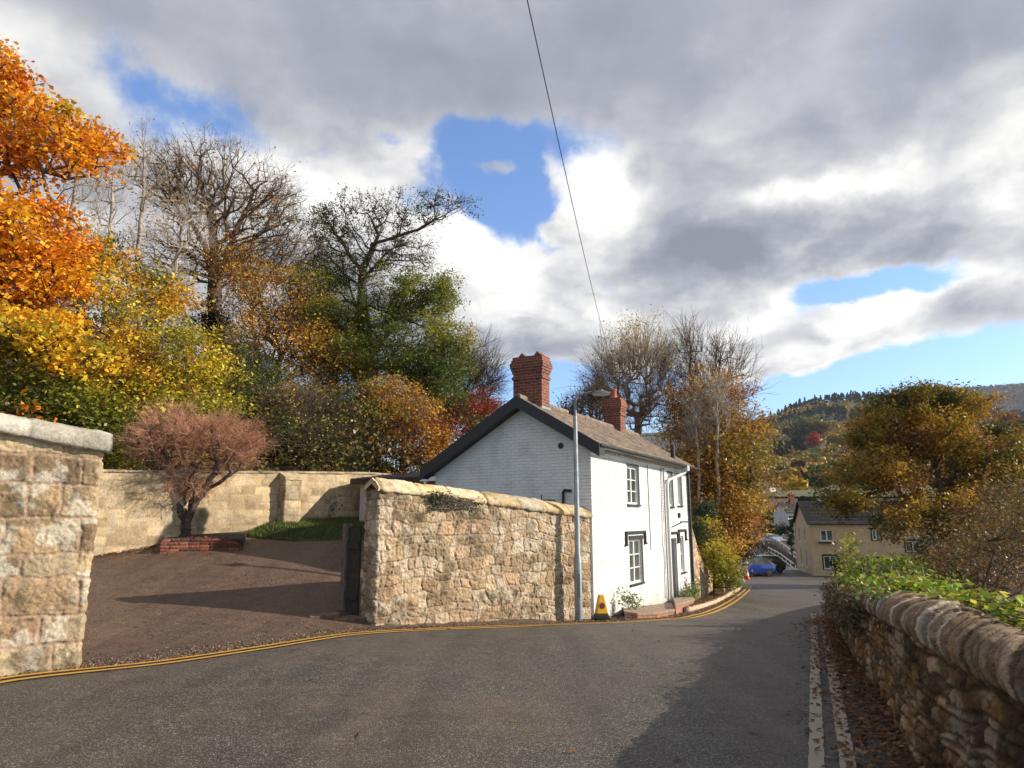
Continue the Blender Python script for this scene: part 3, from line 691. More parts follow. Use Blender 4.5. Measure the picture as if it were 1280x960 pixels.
    dm = MB(); a, b_, c, d = door; dm.box(a+.03, b_-.03, .09, .13, c, d-.02)
    for k in range(2):
        for j in range(3): dm.box(a+.09+k*.29, a+.09+k*.29+.22, .075, .09, c+.15+j*.62, c+.15+j*.62+.5)
    dd = dm.build('door', plain('dark_door', (.03, .028, .03), .4), h, bevel=.006)
    k = MB(); k.lathe([(.0, 0), (.025, .01), (.03, .03), (.02, .045), (0, .05)], 10, (0, 0, 0)); k.V = [(a+.12+x, .075-z, c+.95+y) for x, y, z in k.V]; k.build('handle', M['steel'], dd)
    fr = MB(); fr.box(a, a+.03, .06, .12, c, d); fr.box(b_-.03, b_, .06, .12, c, d); fr.box(a+.03, b_-.03, .06, .12, d-.02, d); fr.build('door_frame', M['white'], h)
    # chimneys
    def chimney(x0, x1, y0, y1, zb, zt, pots):
        c = MB(); c.box(x0, x1, y0, y1, zb, zt-.44)
        c.box(x0-.03, x1+.03, y0-.03, y1+.03, zt-.60, zt-.52)
        for i, (o, a0, a1) in enumerate(((.025, .44, .37), (.045, .37, .30), (.065, .30, .16), (.04, .16, .08), (.015, .08, 0))): c.box(x0-o, x1+o, y0-o, y1+o, zt-a0, zt-a1)
        o = c.build('chimney', M['brick'], h, bevel=.006)
        l = MB(); l.box(x0-.04, x1+.04, y0-.02, y1+.02, zb, zb+.06); l.build('flashing', M['lead'], o)
        for px, py, kind in pots:
            p = MB()
            if kind: p.lathe([(.12, 0), (.125, .03), (.10, .05), (.095, .26), (.115, .28), (.11, .33), (.07, .33), (.07, .2)], 16, (px, py, zt))
            else: p.extr([(py-.12, zt), (py+.12, zt), (py, zt+.13)], 'x', px-.16, px+.16)
            p.build('chimney_pot', M['clay'] if kind else M['brick'], o)
    chimney(.25, .70, 1.38, 2.20, Z(2.7), Z(4.08), [(.5, 1.55, 0), (.5, 2.0, 0)])
    chimney(6.35, 6.85, 1.5, 2.08, Z(2.68), Z(3.93), [(6.6, 1.8, 1)])
    # round vent, downpipes, cables
    v = MB(); v.lathe([(.07, 0), (.075, .012), (.055, .014), (.0, .006)], 18); v.V = [(-.002-z, .76+x, Z(1.70)+y) for x, y, z in v.V]; v.build('vent', M['black'], h)
    p = MB(); p.tube([(-.06, .48, Z(.62)), (-.06, .66, Z(.64)), (-.06, .69, Z(.60)), (-.06, .69, Z(-1.6))], .035, 8); p.build('waste_pipe', M['black'], h, smooth=True)
    p = MB(); p.tube([(-.03, 1.28, Z(.55)), (-.03, 1.28, Z(.34)), (-.03, 1.27, Z(.42)), (-.04, .92, Z(.41))], .012, 6); p.build('bracket', M['black'], h)
    p = MB(); p.tube([(7.3, -.32, Z(1.60)), (7.25, -.30, Z(1.45)), (7.0, -.16, Z(1.33)), (6.1, -.08, Z(1.15)), (5.95, -.075, Z(1.0)), (5.95, -.075, Z(-2.5))], .05, 10)
    p.box(7.18, 7.42, -.42, -.2, Z(1.50), Z(1.66)); p.build('downpipe', plain('pale_pipe', (.62, .62, .60), .4, 0, .06), h, smooth=True)
    p = MB(); p.tube([(5.72, -.05, Z(1.5)), (5.72, -.05, Z(-2.4))], .028, 8); p.build('pipe', plain('grey_pipe', (.36, .36, .36), .5), h)
    p = MB(); p.tube([(4.25, -.012, Z(1.5)), (4.27, -.012, Z(.6)), (4.30, -.012, Z(-.9))], .012, 5); p.tube([(5.55, -.012, Z(1.5)), (5.5, -.012, Z(0)), (5.42, -.012, Z(-.7)), (5.55, -.012, Z(-1.0)), (5.5, -.012, Z(-2.3))], .010, 5); p.build('cable', plain('cable_grey', (.2, .2, .2), .6), h)
    p = MB(); p.tube([(LH-.03, -.06, Z(1.6)), (LH-.03, -.06, Z(-2.6))], .05, 8); p.build('downpipe', M['black'], h, smooth=True).update_tag()
    p = MB(); p.tube([(7.4, .1, Z(1.6)), (7.4, .1, Z(2.35))], .075, 10); p.build('flue_pipe', M['black'], h, smooth=True)
    p = MB(); p.tube([(6.5, -.02, Z(-.28)), (6.5, -.35, Z(-.12))], .02, 6); p.box(6.42, 6.58, -.55, -.3, Z(-.14), Z(-.10)); p.build('door_lamp', M['black'], h)
    p = MB(); p.box(7.3, 7.38, -.07, -.0015, Z(0), Z(.16)); p.build('alarm_box', M['black'], h)
    return h
COT = cottage()
def hw(a, b, z): # cottage-local point to world
    return (HC[0]+a*math.cos(HA)-b*math.sin(HA), HC[1]+a*math.sin(HA)+b*math.cos(HA), z)
# ------------------------------------------------------------------ sky, sun, camera
def sky():
    w = bpy.data.worlds.new('World'); bpy.context.scene.world = w; w.use_nodes = True; nt = w.node_tree; nt.nodes.clear()
    out = nd(nt, 'ShaderNodeOutputWorld'); sk = nd(nt, 'ShaderNodeTexSky', sky_type='NISHITA'); sk.sun_disc = False
    sk.sun_elevation = SUN_EL; sk.sun_rotation = SUN_ROT; sk.air_density = 1.; sk.dust_density = .4; sk.ozone_density = 2.5
    b1 = nd(nt, 'ShaderNodeBackground'); b1.inputs[1].default_value = SKY; 
    tint = mixc(nt, 1., sk.outputs[0], (.86, 1.0, 1.22), 'MULTIPLY'); lk(nt, tint, b1.inputs[0])
    tc = nd(nt, 'ShaderNodeTexCoord'); sp = nd(nt, 'ShaderNodeSeparateXYZ'); lk(nt, tc.outputs['Generated'], sp.inputs[0])
    az = mth(nt, 'ARCTAN2', sp.outputs[0], sp.outputs[1]); el = mth(nt, 'ARCSINE', sp.outputs[2])
    cv = nd(nt, 'ShaderNodeCombineXYZ'); lk(nt, az, cv.inputs[0]); lk(nt, el, cv.inputs[1])
    # cloud-plane style stretching towards the horizon for the noise
    zc = mth(nt, 'MAXIMUM', sp.outputs[2], .03); zc = mth(nt, 'ADD', zc, .22)
    dv = nd(nt, 'ShaderNodeVectorMath', operation='DIVIDE'); lk(nt, tc.outputs['Generated'], dv.inputs[0]); cz = nd(nt, 'ShaderNodeCombineXYZ'); lk(nt, zc, cz.inputs[0]); lk(nt, zc, cz.inputs[1]); cz.inputs[2].default_value = 1.; lk(nt, cz.outputs[0], dv.inputs[1])
    def warpco(co, sc_, amt, seed=0):
        n = noise(nt, co, sc_, 4, .55); s_ = nd(nt, 'ShaderNodeVectorMath', operation='SUBTRACT'); lk(nt, n.outputs['Color'], s_.inputs[0]); s_.inputs[1].default_value = (.5, .5, .5)
        v_ = nd(nt, 'ShaderNodeVectorMath', operation='MULTIPLY_ADD'); lk(nt, s_.outputs[0], v_.inputs[0]); v_.inputs[1].default_value = (amt,)*3; lk(nt, co, v_.inputs[2]); return v_.outputs[0]
    def shifted(co, d):
        v_ = nd(nt, 'ShaderNodeVectorMath', operation='ADD'); lk(nt, co, v_.inputs[0]); v_.inputs[1].default_value = d; return v_.outputs[0]
    wd_ = warpco(dv.outputs[0], 3.0, .22)
    n1 = noise(nt, wd_, 2.3, 8, .50); n1s = noise(nt, shifted(wd_, (.09, 0, .06)), 2.3, 5, .45)
    n2 = noise(nt, dv.outputs[0], 1.1, 5, .5, .2)
    g_ = warpco(tc.outputs['Generated'], 9., .05); n4 = noise(nt, g_, 9, 10, .62); n4s = noise(nt, shifted(g_, (.018, 0, .012)), 9, 10, .62)
    emb = mth(nt, 'ADD', mth(nt, 'MULTIPLY', mth(nt, 'SUBTRACT', n1.outputs[0], n1s.outputs[0]), 2.4), mth(nt, 'MULTIPLY', mth(nt, 'SUBTRACT', n4.outputs[0], n4s.outputs[0]), .55))
    lowr = nd(nt, 'ShaderNodeMapRange'); lowr.interpolation_type = 'SMOOTHSTEP'; lk(nt, el, lowr.inputs[0]); lowr.inputs[1].default_value = R(24); lowr.inputs[2].default_value = R(38); lowr.inputs[3].default_value = 1; lowr.inputs[4].default_value = .32; low = lowr.outputs[0]
    wn_ = noise(nt, tc.outputs['Generated'], 5.5, 6, .6)
    wa = nd(nt, 'ShaderNodeVectorMath', operation='SUBTRACT'); lk(nt, wn_.outputs['Color'], wa.inputs[0]); wa.inputs[1].default_value = (.5, .5, .5)
    wv = nd(nt, 'ShaderNodeVectorMath', operation='MULTIPLY_ADD'); lk(nt, wa.outputs[0], wv.inputs[0]); wv.inputs[1].default_value = (.17, .13, 0); lk(nt, cv.outputs[0], wv.inputs[2])
    pos = wv.outputs[0]
    def blob(px, py, rx, ry, amp, soft=0.):
        u = (px-640)/FPX; v = (480-py)/FPX; d = Vector((u, _c-v*_s, _s+v*_c)).normalized()
        A = math.atan2(d.x, d.y); E = math.asin(d.z)
        s = nd(nt, 'ShaderNodeVectorMath', operation='SUBTRACT'); lk(nt, pos, s.inputs[0]); s.inputs[1].default_value = (A, E, 0)
        m_ = nd(nt, 'ShaderNodeVectorMath', operation='MULTIPLY'); lk(nt, s.outputs[0], m_.inputs[0]); m_.inputs[1].default_value = (FPX/rx*1.0, FPX/ry*1.0, 0)
        ln = nd(nt, 'ShaderNodeVectorMath', operation='LENGTH'); lk(nt, m_.outputs[0], ln.inputs[0])
        r = nd(nt, 'ShaderNodeMapRange'); r.interpolation_type = 'SMOOTHSTEP'; lk(nt, ln.outputs['Value'], r.inputs[0]); r.inputs[1].default_value = 0+soft; r.inputs[2].default_value = 1.5; r.inputs[3].default_value = amp; r.inputs[4].default_value = 0
        return r.outputs[0]
    def total(lst, base):
        t = base
        for b in lst: t = mth(nt, 'ADD', t, blob(*b))
        return t
    # where there is cloud
    el_r = nd(nt, 'ShaderNodeMapRange'); el_r.interpolation_type = 'SMOOTHSTEP'; lk(nt, el, el_r.inputs[0]); el_r.inputs[1].default_value = R(9); el_r.inputs[2].default_value = R(16); el_r.inputs[3].default_value = -.25; el_r.inputs[4].default_value = .95
    cov = total([(650, 245, 140, 90, -1.35), (590, 190, 80, 45, -.7), (725, 190, 70, 30, -.45), (745, 240, 55, 60, 1.0), (800, 200, 16, 24, .7), (290, 165, 110, 36, -.7), (170, 135, 80, 50, -.62), (480, 175, 40, 16, -.6), (612, 215, 46, 14, .9), (690, 215, 20, 34, .55), (700, 285, 40, 18, .8), (1035, 385, 18, 12, .5), (1060, 368, 110, 34, -1.15), (1160, 350, 120, 24, -.6), (1225, 300, 60, 18, -.25),
                 (640, 375, 110, 80, .7), (560, 310, 60, 50, .5), (730, 400, 60, 50, .4), (700, 500, 120, 50, -1.2), (900, 415, 130, 50, .8), (1000, 440, 150, 26, .75), (1110, 385, 48, 32, .95), (1190, 385, 110, 28, .6), (1150, 490, 260, 45, -1.1), (1250, 440, 70, 30, -.4), (500, 330, 80, 90, .3), (745, 355, 34, 14, -.4)], el_r.outputs[0])
    cov = mth(nt, 'ADD', cov, mth(nt, 'MULTIPLY', mth(nt, 'SUBTRACT', n1.outputs[0], .5), mth(nt, 'MULTIPLY_ADD', low, 2.0, .6)))
    cov = mth(nt, 'MULTIPLY_ADD', mth(nt, 'SUBTRACT', n4.outputs[0], .5), 1.2, cov)
    dens = nd(nt, 'ShaderNodeMapRange'); dens.interpolation_type = 'SMOOTHSTEP'; lk(nt, cov, dens.inputs[0]); dens.inputs[1].default_value = .10; dens.inputs[2].default_value = .70
    # how bright it is
    br = total([(640, 350, 130, 75, .55), (560, 310, 80, 60, .42), (745, 240, 60, 70, .55), (870, 400, 150, 60, .42), (1000, 440, 170, 30, .45), (1110, 385, 60, 40, .4), (1200, 330, 130, 60, .40), (1030, 232, 110, 20, .42), (1265, 160, 80, 60, .6), (1190, 215, 120, 50, .22), (20, 60, 80, 50, .35), (480, 225, 110, 50, .28), (350, 215, 110, 40, .16), (430, 290, 130, 80, .42), (230, 300, 160, 80, .3), (650, 410, 110, 30, .25), (1270, 60, 60, 60, .15),
                (950, 300, 240, 38, -.26), (720, 90, 420, 120, -.10), (830, 440, 60, 18, -.12)], .27)
    br = mth(nt, 'MULTIPLY_ADD', mth(nt, 'SUBTRACT', n2.outputs[0], .5), .25, br)
    br = mth(nt, 'ADD', br, mth(nt, 'MULTIPLY', emb, mth(nt, 'MULTIPLY_ADD', low, 1.0, .0)))
    br = mth(nt, 'ADD', br, mth(nt, 'MULTIPLY', mth(nt, 'SUBTRACT', n4.outputs[0], .5), .2))
    th = nd(nt, 'ShaderNodeMapRange'); lk(nt, cov, th.inputs[0]); th.inputs[1].default_value = .35; th.inputs[2].default_value = 1.0; th.inputs[3].default_value = .32; th.inputs[4].default_value = 0
    br = mth(nt, 'ADD', br, mth(nt, 'MULTIPLY', th.outputs[0], low))
    ccol = ramp(nt, br, [(0, (.205, .22, .265)), (.25, (.315, .33, .385)), (.55, (.54, .54, .56)), (.8, (.80, .79, .77)), (1, (.96, .95, .93))])
    b2 = nd(nt, 'ShaderNodeBackground'); b2.inputs[1].default_value = CLOUD; lk(nt, ccol, b2.inputs[0])
    mx = nd(nt, 'ShaderNodeMixShader'); lk(nt, dens.outputs[0], mx.inputs[0]); lk(nt, b1.outputs[0], mx.inputs[1]); lk(nt, b2.outputs[0], mx.inputs[2]); lk(nt, mx.outputs[0], out.inputs[0])
    w.cycles.sampling_method = 'MANUAL'; w.cycles.sample_map_resolution = 512
SUN_AZ = R(-2); SUN_EL = R(25); SUN_ROT = math.pi/2-SUN_AZ; SKY = .14; CLOUD = .83
sky()
sl = bpy.data.lights.new('sun', 'SUN'); sl.energy = 5.0; sl.angle = R(.53); sl.color = (1, .91, .76)
so = bpy.data.objects.new('sun', sl); C.objects.link(so)
sd = Vector((math.cos(SUN_AZ)*math.cos(SUN_EL), math.sin(SUN_AZ)*math.cos(SUN_EL), math.sin(SUN_EL)))
so.rotation_euler = sd.to_track_quat('Z', 'Y').to_euler(); so.location = (30, 0, 40)
cam = bpy.data.cameras.new('camera'); co_ = bpy.data.objects.new('camera', cam); C.objects.link(co_); cam.lens = 24; cam.sensor_width = 36; cam.clip_end = 8000; cam.clip_start = .05
co_.rotation_euler = (R(90)+PITCH, 0, 0); bpy.context.scene.camera = co_
sc = bpy.context.scene; sc.view_settings.view_transform = 'Standard'; sc.view_settings.look = 'None'; sc.view_settings.exposure = .6; sc.view_settings.gamma = 1
sc.cycles.use_denoising = True; sc.cycles.max_bounces = 6; sc.cycles.diffuse_bounces = 3; sc.cycles.transparent_max_bounces = 8
# ------------------------------------------------------------------ vegetation
def prisms(P0, P1, R0, R1, n):
    D = P1-P0; L = np.linalg.norm(D, axis=1)[:, None]+1e-9; D = D/L
    ref = np.where(np.abs(D[:, 2:3]) < .9, np.array([[0, 0, 1.]]), np.array([[1., 0, 0]]))
    A = np.cross(D, ref); A /= np.linalg.norm(A, axis=1)[:, None]; B = np.cross(D, A)
    V = []
    for P, Rr in ((P0, R0), (P1, R1)):
        for k in range(n):
            t = 2*math.pi*k/n; V.append(P+(A*math.cos(t)+B*math.sin(t))*Rr[:, None])
    V = np.stack(V, 1).reshape(-1, 3); m = len(P0); b = np.arange(m)[:, None]*2*n
    F = np.concatenate([np.stack([b[:, 0]+k, b[:, 0]+(k+1) % n, b[:, 0]+n+(k+1) % n, b[:, 0]+n+k], 1) for k in range(n)])
    return V, F
def grow(trunks, attr, rng, step=.5, bf=.35, rt=.2, tip=.012, lift=.25, wig=.12, plim=1.):
    """skeleton that reaches every attractor from the trunk polylines"""
    pos = []; par = []; pl = []
    for tr in trunks:
        t, _ = resample(np.asarray(tr, float), step)
        base = -1
        if pos:
            base = int(np.argmin(np.linalg.norm(np.array(pos)-t[0], axis=1)))
        for i, q in enumerate(t):
            q = q+(rng.normal(0, wig*.25, 3)*[1, 1, .3] if i else 0)
            par.append(base); pl.append(0 if base < 0 else pl[base]+step); base = len(pos); pos.append(np.array(q))
    N0 = len(pos); cap = N0+len(attr)*14+50
    Pn = np.zeros((cap, 3)); Pn[:N0] = pos; L = np.zeros(cap); L[:N0] = pl; par = par+[0]*(cap-N0); n = N0
    root = Pn[0]; tr0 = Pn[:N0]
    dmin = np.array([np.min(np.linalg.norm(tr0-a, axis=1)) for a in attr]); tips = []
    for a in attr[np.argsort(dmin)]:
        c = np.linalg.norm(Pn[:n]-a, axis=1)+bf*L[:n]+.9*np.maximum(Pn[:n, 2]-a[2], 0)
        j = int(np.argmin(c)); p0 = Pn[j].copy(); d = a-p0; dl = np.linalg.norm(d); k = max(1, min(12, int(dl/step)))
        prev = j; sag = lift*dl*.25
        for i in range(1, k+1):
            t = i/k; q = p0+d*t+np.array([0, 0, -sag*math.sin(math.pi*t)*(1 if d[2] > 0 else -1)])+(rng.normal(0, wig*min(dl, 2)*.35, 3) if i < k else 0)
            if n >= cap: break
            Pn[n] = q; par[n] = prev; L[n] = L[prev]+dl/k; prev = n; n += 1
        tips.append(prev)
    cnt = np.zeros(n); 
    for t_ in tips: cnt[t_] += 1
    for i in range(n-1, 0, -1):
        if par[i] >= 0: cnt[par[i]] += cnt[i]
    cnt = np.maximum(cnt, .6); pw = math.log(max(rt/tip, 1.01))/math.log(max(cnt[0], 2)); rad = tip*cnt**pw
    rad[:N0] = np.maximum(rad[:N0], tip*1.5)
    idx = np.array([i for i in range(n) if par[i] >= 0]); pa = np.array(par[:n])[idx]
    r1 = rad[idx]; r0 = np.minimum(rad[pa], r1*1.5)
    return Pn[:n], pa, idx, r0, r1, np.array(tips)
def branch_mesh(name, P, pa, idx, r0, r1, mat, parent, org, extra=None, thin=.03, minr=0):
    r0 = np.maximum(r0, minr); r1 = np.maximum(r1, minr)
    V = []; F = []; off = 0
    d = P[idx]-P[pa]; e = P[idx]+d*.04
    for msk, k in ((r0 >= .06, 8), ((r0 < .06) & (r0 >= thin), 5), (r0 < thin, 3)):
        if msk.any():
            v, f = prisms(P[pa][msk], e[msk], r0[msk], r1[msk], k); V.append(v); F.append(f+off); off += len(v)
    if extra is not None:
        v, f = prisms(*extra, 3); V.append(v); F.append(f+off)
    return npmesh(name, np.vstack(V), np.vstack(F), mat, parent, None, True, org)
def leaf_quads(c, rng, size, aspect=.6, up=.5, droop=0., fold=0):
    n = len(c); nrm = rng.normal(0, 1, (n, 3)); nrm[:, 2] = np.abs(nrm[:, 2])+up; nrm /= np.linalg.norm(nrm, axis=1)[:, None]
    t = rng.normal(0, 1, (n, 3)); t[:, 2] -= droop; t -= nrm*(t*nrm).sum(1)[:, None]; t /= np.linalg.norm(t, axis=1)[:, None]; b = np.cross(nrm, t)
    s = (size*rng.uniform(.45, 1.5, n))[:, None]
    V = np.stack([c-t*s*.5, c+b*s*aspect*.5+t*s*.05, c+t*s*.5, c-b*s*aspect*.5+t*s*.05], 1).reshape(-1, 3)
    return V, np.arange(n*4).reshape(-1, 4)
def pal_pick(rng, pal, key, n, jit=.22):
    pal = np.array(pal, float); k = np.clip(key+rng.normal(0, .13, n), 0, .9999)*(len(pal)-1); i = np.floor(k).astype(int); f = (k-i)[:, None]
    c = pal[i]*(1-f)+pal[np.minimum(i+1, len(pal)-1)]*f
    return c*rng.uniform(1-jit, 1+jit, (n, 1))*rng.uniform(.93, 1.07, (n, 3))
def ball(rng, n, shell=2.4):
    d = rng.normal(0, 1, (n, 3)); d /= np.linalg.norm(d, axis=1)[:, None]; return d*rng.uniform(0, 1, (n, 1))**(1/shell)
def lobes_pts(rng, lobes, total, shell=2.4):
    vol = np.array([(l[1][0]*l[1][1]*l[1][2])**.8*(l[2] if len(l) > 2 else 1) for l in lobes]); k = rng.multinomial(total, vol/vol.sum()); out = []
    for (c, r, *_), m in zip(lobes, k): out.append(np.array(c)+ball(rng, m, shell)*np.array(r))
    return np.vstack(out)
def LB(px, py, Y, rx, ry, dep=None, w=1):
    """lobe of a crown: centre seen at px,py at distance Y, size in metres from its apparent size"""
    k = Y/869.; c = at(px, py, Y); return (c, (rx*k, dep if dep else rx*k*.8, ry*k), w)
BARE = dict(nl=0)
def tree(name, label, cat, base, lobes, trunks=None, na=300, leaves=0, size=.1, spread=.35, pal=None, rt=.18, tip=.012, step=.5, bf=.35, lift=.3, wig=.12, shell=2.4, twigs=0, tl=.5, twr=.006, tup=.4,
         bark='bark', leaf='leaf', group=None, seed=1, up=.5, droop=0., aspect=.6, cname='crown', tname='trunk', clump=1., patch=.5, minr=0., zoff=-.15, tdir=None, dens=None, twigmat=None, bias=0.):
    rng = np.random.default_rng(seed)
    bx, by = base[0], base[1]; bz = float(G(bx, by)) if len(base) < 3 else base[2]
    org = np.array((bx, by, bz)); t = thing(name, label, cat, tuple(org), 0, group)
    A = lobes_pts(rng, lobes, na, shell)
    gz = G(A[:, 0], A[:, 1])+.25; A[:, 2] = np.maximum(A[:, 2], gz)
    if trunks is None:
        cen = A.mean(0); trunks = [[org+[0, 0, zoff], org*.5+cen*.5+[(bx-cen[0])*.2, (by-cen[1])*.2, 0], cen*.7+org*.3+[0, 0, .2]]]
    trunks = [[np.array(p, float) for p in tr] for tr in trunks]; trunks[0][0] = org+np.array([0, 0, zoff])
    P, pa, idx, r0, r1, tips = grow(trunks, A, rng, step, bf, rt, tip, lift, wig)
    ex = None
    if twigs:
        src = np.concatenate([P[tips], P[idx][r1 < tip*2.2]]); m = twigs; s = src[rng.integers(0, len(src), m)]
        d = rng.normal(0, 1, (m, 3)); outw = s-P.mean(0); outw /= np.linalg.norm(outw, axis=1)[:, None]+1e-6; d = d*.6+outw*.7; d[:, 2] += tup
        if tdir is not None: d += np.array(tdir)
        d /= np.linalg.norm(d, axis=1)[:, None]; l = rng.uniform(.4, 1.2, (m, 1))*tl; e1 = s+d*l
        # a second forked generation
        k = m; s2 = s+d*l*rng.uniform(.3, .9, (m, 1)); d2 = d+rng.normal(0, .45, (m, 3)); d2 /= np.linalg.norm(d2, axis=1)[:, None]
        ex = (np.vstack([s, s2]), np.vstack([e1, s2+d2*l*.6]), np.full(2*m, twr), np.full(2*m, twr*.45))
    branch_mesh(tname, P, pa, idx, r0, r1, M[bark], t, org, None if twigmat else ex, minr=minr)
    if twigmat: v, f = prisms(*ex, 3); npmesh('twigs', v, f, M[twigmat], t, None, True, org)
    if leaves:
        tp = P[tips] if ex is None else np.vstack([P[tips], ex[1][rng.integers(0, len(ex[1]), len(tips)*2)]])
        keep = rng.random(len(tp))**1.2*0+1
        if dens is not None:
            keep = dens(tp)
        pr = keep*rng.gamma(1.2, 1, len(tp)); pr /= pr.sum(); ci = rng.choice(len(tp), leaves, p=pr)
        c = tp[ci]+rng.normal(0, 1, (leaves, 3))*np.array([spread, spread, spread*.6])
        key = .5+bias+2.0*(fbm(tp*.5*clump, seed+3, 3)[ci]-.5)+patch*(hashf(ci, seed)-.5)*.7
        V, F = leaf_quads(c, rng, size, aspect, up, droop)
        cc = np.repeat(pal_pick(rng, pal, key, leaves), 4, 0)
        npmesh(cname, V, F, M[leaf], t, cc, False, org)
    return t
ORANGE = [(.30, .25, .025), (.58, .42, .03), (.78, .46, .03), (.84, .40, .02), (.80, .30, .015), (.60, .18, .015)]
OLIVE = [(.07, .10, .015), (.20, .21, .022), (.44, .37, .03), (.70, .52, .035), (.68, .37, .03), (.50, .20, .025)]
BROWN = [(.20, .17, .035), (.42, .26, .045), (.56, .31, .045), (.64, .32, .04), (.46, .18, .03), (.25, .10, .03)]
GREEN = [(.03, .055, .015), (.07, .11, .022), (.13, .17, .028), (.24, .24, .035), (.40, .31, .05)]
DARKG = [(.012, .028, .012), (.025, .05, .018), (.05, .08, .025), (.08, .11, .03)]
RED = [(.10, .02, .015), (.30, .03, .025), (.42, .05, .03), (.22, .06, .025), (.12, .10, .02)]
YELLOW = [(.18, .2, .025), (.46, .43, .04), (.58, .45, .03), (.62, .40, .03), (.30, .22, .03)]
GOLD = [(.10, .09, .015), (.22, .17, .02), (.34, .23, .025), (.42, .25, .03), (.30, .15, .02)]
def onhill(px, Y):
    p = at(px, 500, Y); return (p[0], Y)
W1 = 'trees on the slope above the drive'
# -- the great orange tree at the left edge
tree('orange_tree', 'big spreading tree with bright orange leaves and dark limbs above the nearest wall', 'tree', onhill(-40, 23), [LB(20, 130, 21, 60, 42, 2.2), LB(75, 160, 20.5, 52, 34, 2), LB(100, 205, 20.5, 46, 30, 1.6), LB(20, 190, 20.5, 50, 30, 1.8), LB(-40, 120, 22, 90, 90, 3), LB(10, 290, 20, 95, 62, 2.4), LB(70, 320, 20, 60, 40, 2), LB(20, 425, 17.6, 95, 45, 1.6, 1.4), LB(95, 440, 17.6, 50, 30, 1.3, 1.4), LB(60, 360, 20, 70, 40, 1.8), LB(-20, 380, 19, 80, 60, 2), LB(110, 175, 21, 42, 30, 1.5), LB(10, 515, 17.2, 90, 16, 1., .5)],
     trunks=[[(0, 0, 0), at(-45, 380, 23), at(-25, 240, 22.5), at(-20, 120, 22)], [at(-25, 225, 22.5), at(30, 205, 21.5), at(85, 225, 21)], [at(-30, 250, 22.5), at(40, 240, 21.5)], [at(-40, 420, 22.5), at(40, 420, 19)]],
     na=1000, leaves=34000, size=.15, spread=.24, bias=.12, pal=ORANGE, rt=.32, tip=.014, seed=11, aspect=.75, bf=.25, clump=.9)
# -- olive and yellow undergrowth trees
UT = [('yellow_tree', 'olive yellow maple with thin pale stems right of the orange tree', [LB(160, 380, 24, 75, 60, 2.5), LB(110, 330, 24, 45, 40, 2), LB(190, 440, 22.5, 80, 50, 2.3), LB(140, 500, 20.5, 90, 40, 1.8)], (150, 24), OLIVE, 20000, .115, 12),
      ('yellow_tree', 'low yellow green tree directly behind the reddish twiggy bush', [LB(235, 480, 22.5, 60, 60, 2.), LB(200, 540, 20.5, 75, 42, 1.6), LB(265, 530, 21.5, 40, 32, 1.6)], (225, 23), OLIVE[1:5], 14000, .11, 13),
      ('yellow_tree', 'dark leaved bushy tree with yellow tips just over the end of the nearest wall', [LB(90, 530, 19, 70, 40, 1.5), LB(150, 560, 19, 50, 32, 1.2), LB(40, 500, 18, 60, 30, 1.3)], (95, 20), OLIVE[:4], 13000, .11, 14)]
for nm, lab, lobes, b, pal, nl, sz, sd_ in UT:
    tree(nm, lab, 'tree', onhill(*b), lobes, na=260, leaves=nl, size=sz, spread=.27, pal=pal, rt=.10, tip=.01, seed=sd_, aspect=.7, group=W1, clump=1.3, twigs=500, tl=.6)
# -- thin pale stems with bare twigs
for i, (lab, tr, lb, sd_) in enumerate([('slender bare birch with pale stem between the orange tree and the big leafless oak', [(175, 480), (172, 330), (178, 240), (183, 160)], [LB(180, 215, 27, 34, 60, 1.2), LB(176, 290, 27, 30, 50, 1.)], 21),
      ('slim leaning pale stem crossing in front of the leafless oak', [(190, 470), (212, 370), (226, 300), (240, 235)], [LB(232, 290, 25, 32, 50, 1.2), LB(215, 340, 25, 26, 30, 1.)], 22),
      ('thin pale bare sapling rising out of the orange leaves at the far left', [(55, 400), (78, 330), (92, 250), (104, 175)], [LB(105, 225, 25, 34, 60, 1.2), LB(95, 290, 25, 30, 35, 1)], 23),
      ('slim bare sapling with many fine upright twigs just right of the orange crown', [(128, 420), (134, 330), (140, 260), (143, 190)], [LB(142, 235, 29, 30, 62, 1.5), LB(136, 300, 29, 26, 40, 1)], 24)]):
    Y = lb[0][0][1]; T = [at(x, y, Y) for x, y in tr]; b = (T[0][0], Y)
    tree('birch_tree', lab, 'tree', b, lb, trunks=[[T[0]]+T], na=90, twigs=420, tl=.8, twr=.006, rt=.10, tip=.012, bark='barkpale', group='thin bare trees on the slope', seed=sd_, bf=.15, lift=.1, tup=1.2, leaves=350 if i < 2 else 200, size=.1, spread=.3, pal=BROWN)
# -- great leafless oak
tree('bare_tree', 'tall wide leafless tree with dark forked trunk and domed twiggy crown against the clouds', 'tree', onhill(270, 38), [LB(270, 240, 38, 88, 55, 4.), LB(215, 230, 37, 45, 45, 3), LB(330, 290, 38, 55, 45, 3), LB(240, 320, 37, 75, 40, 3), LB(350, 250, 39, 30, 35, 2)],
     trunks=[[(0, 0, 0), at(268, 400, 38), at(268, 310, 38), at(262, 255, 38)], [at(268, 360, 38), at(290, 300, 38), at(318, 240, 38)], [at(268, 330, 38), at(240, 280, 38), at(225, 230, 37)], [at(285, 305, 38), at(330, 290, 37), at(365, 275, 37)]],
     na=900, twigs=5200, tl=1.0, twr=.0075, rt=.42, tip=.02, seed=31, bf=.35, leaves=2600, size=.16, spread=.4, pal=BROWN[2:5], step=.6, tup=.5, bark='bark')
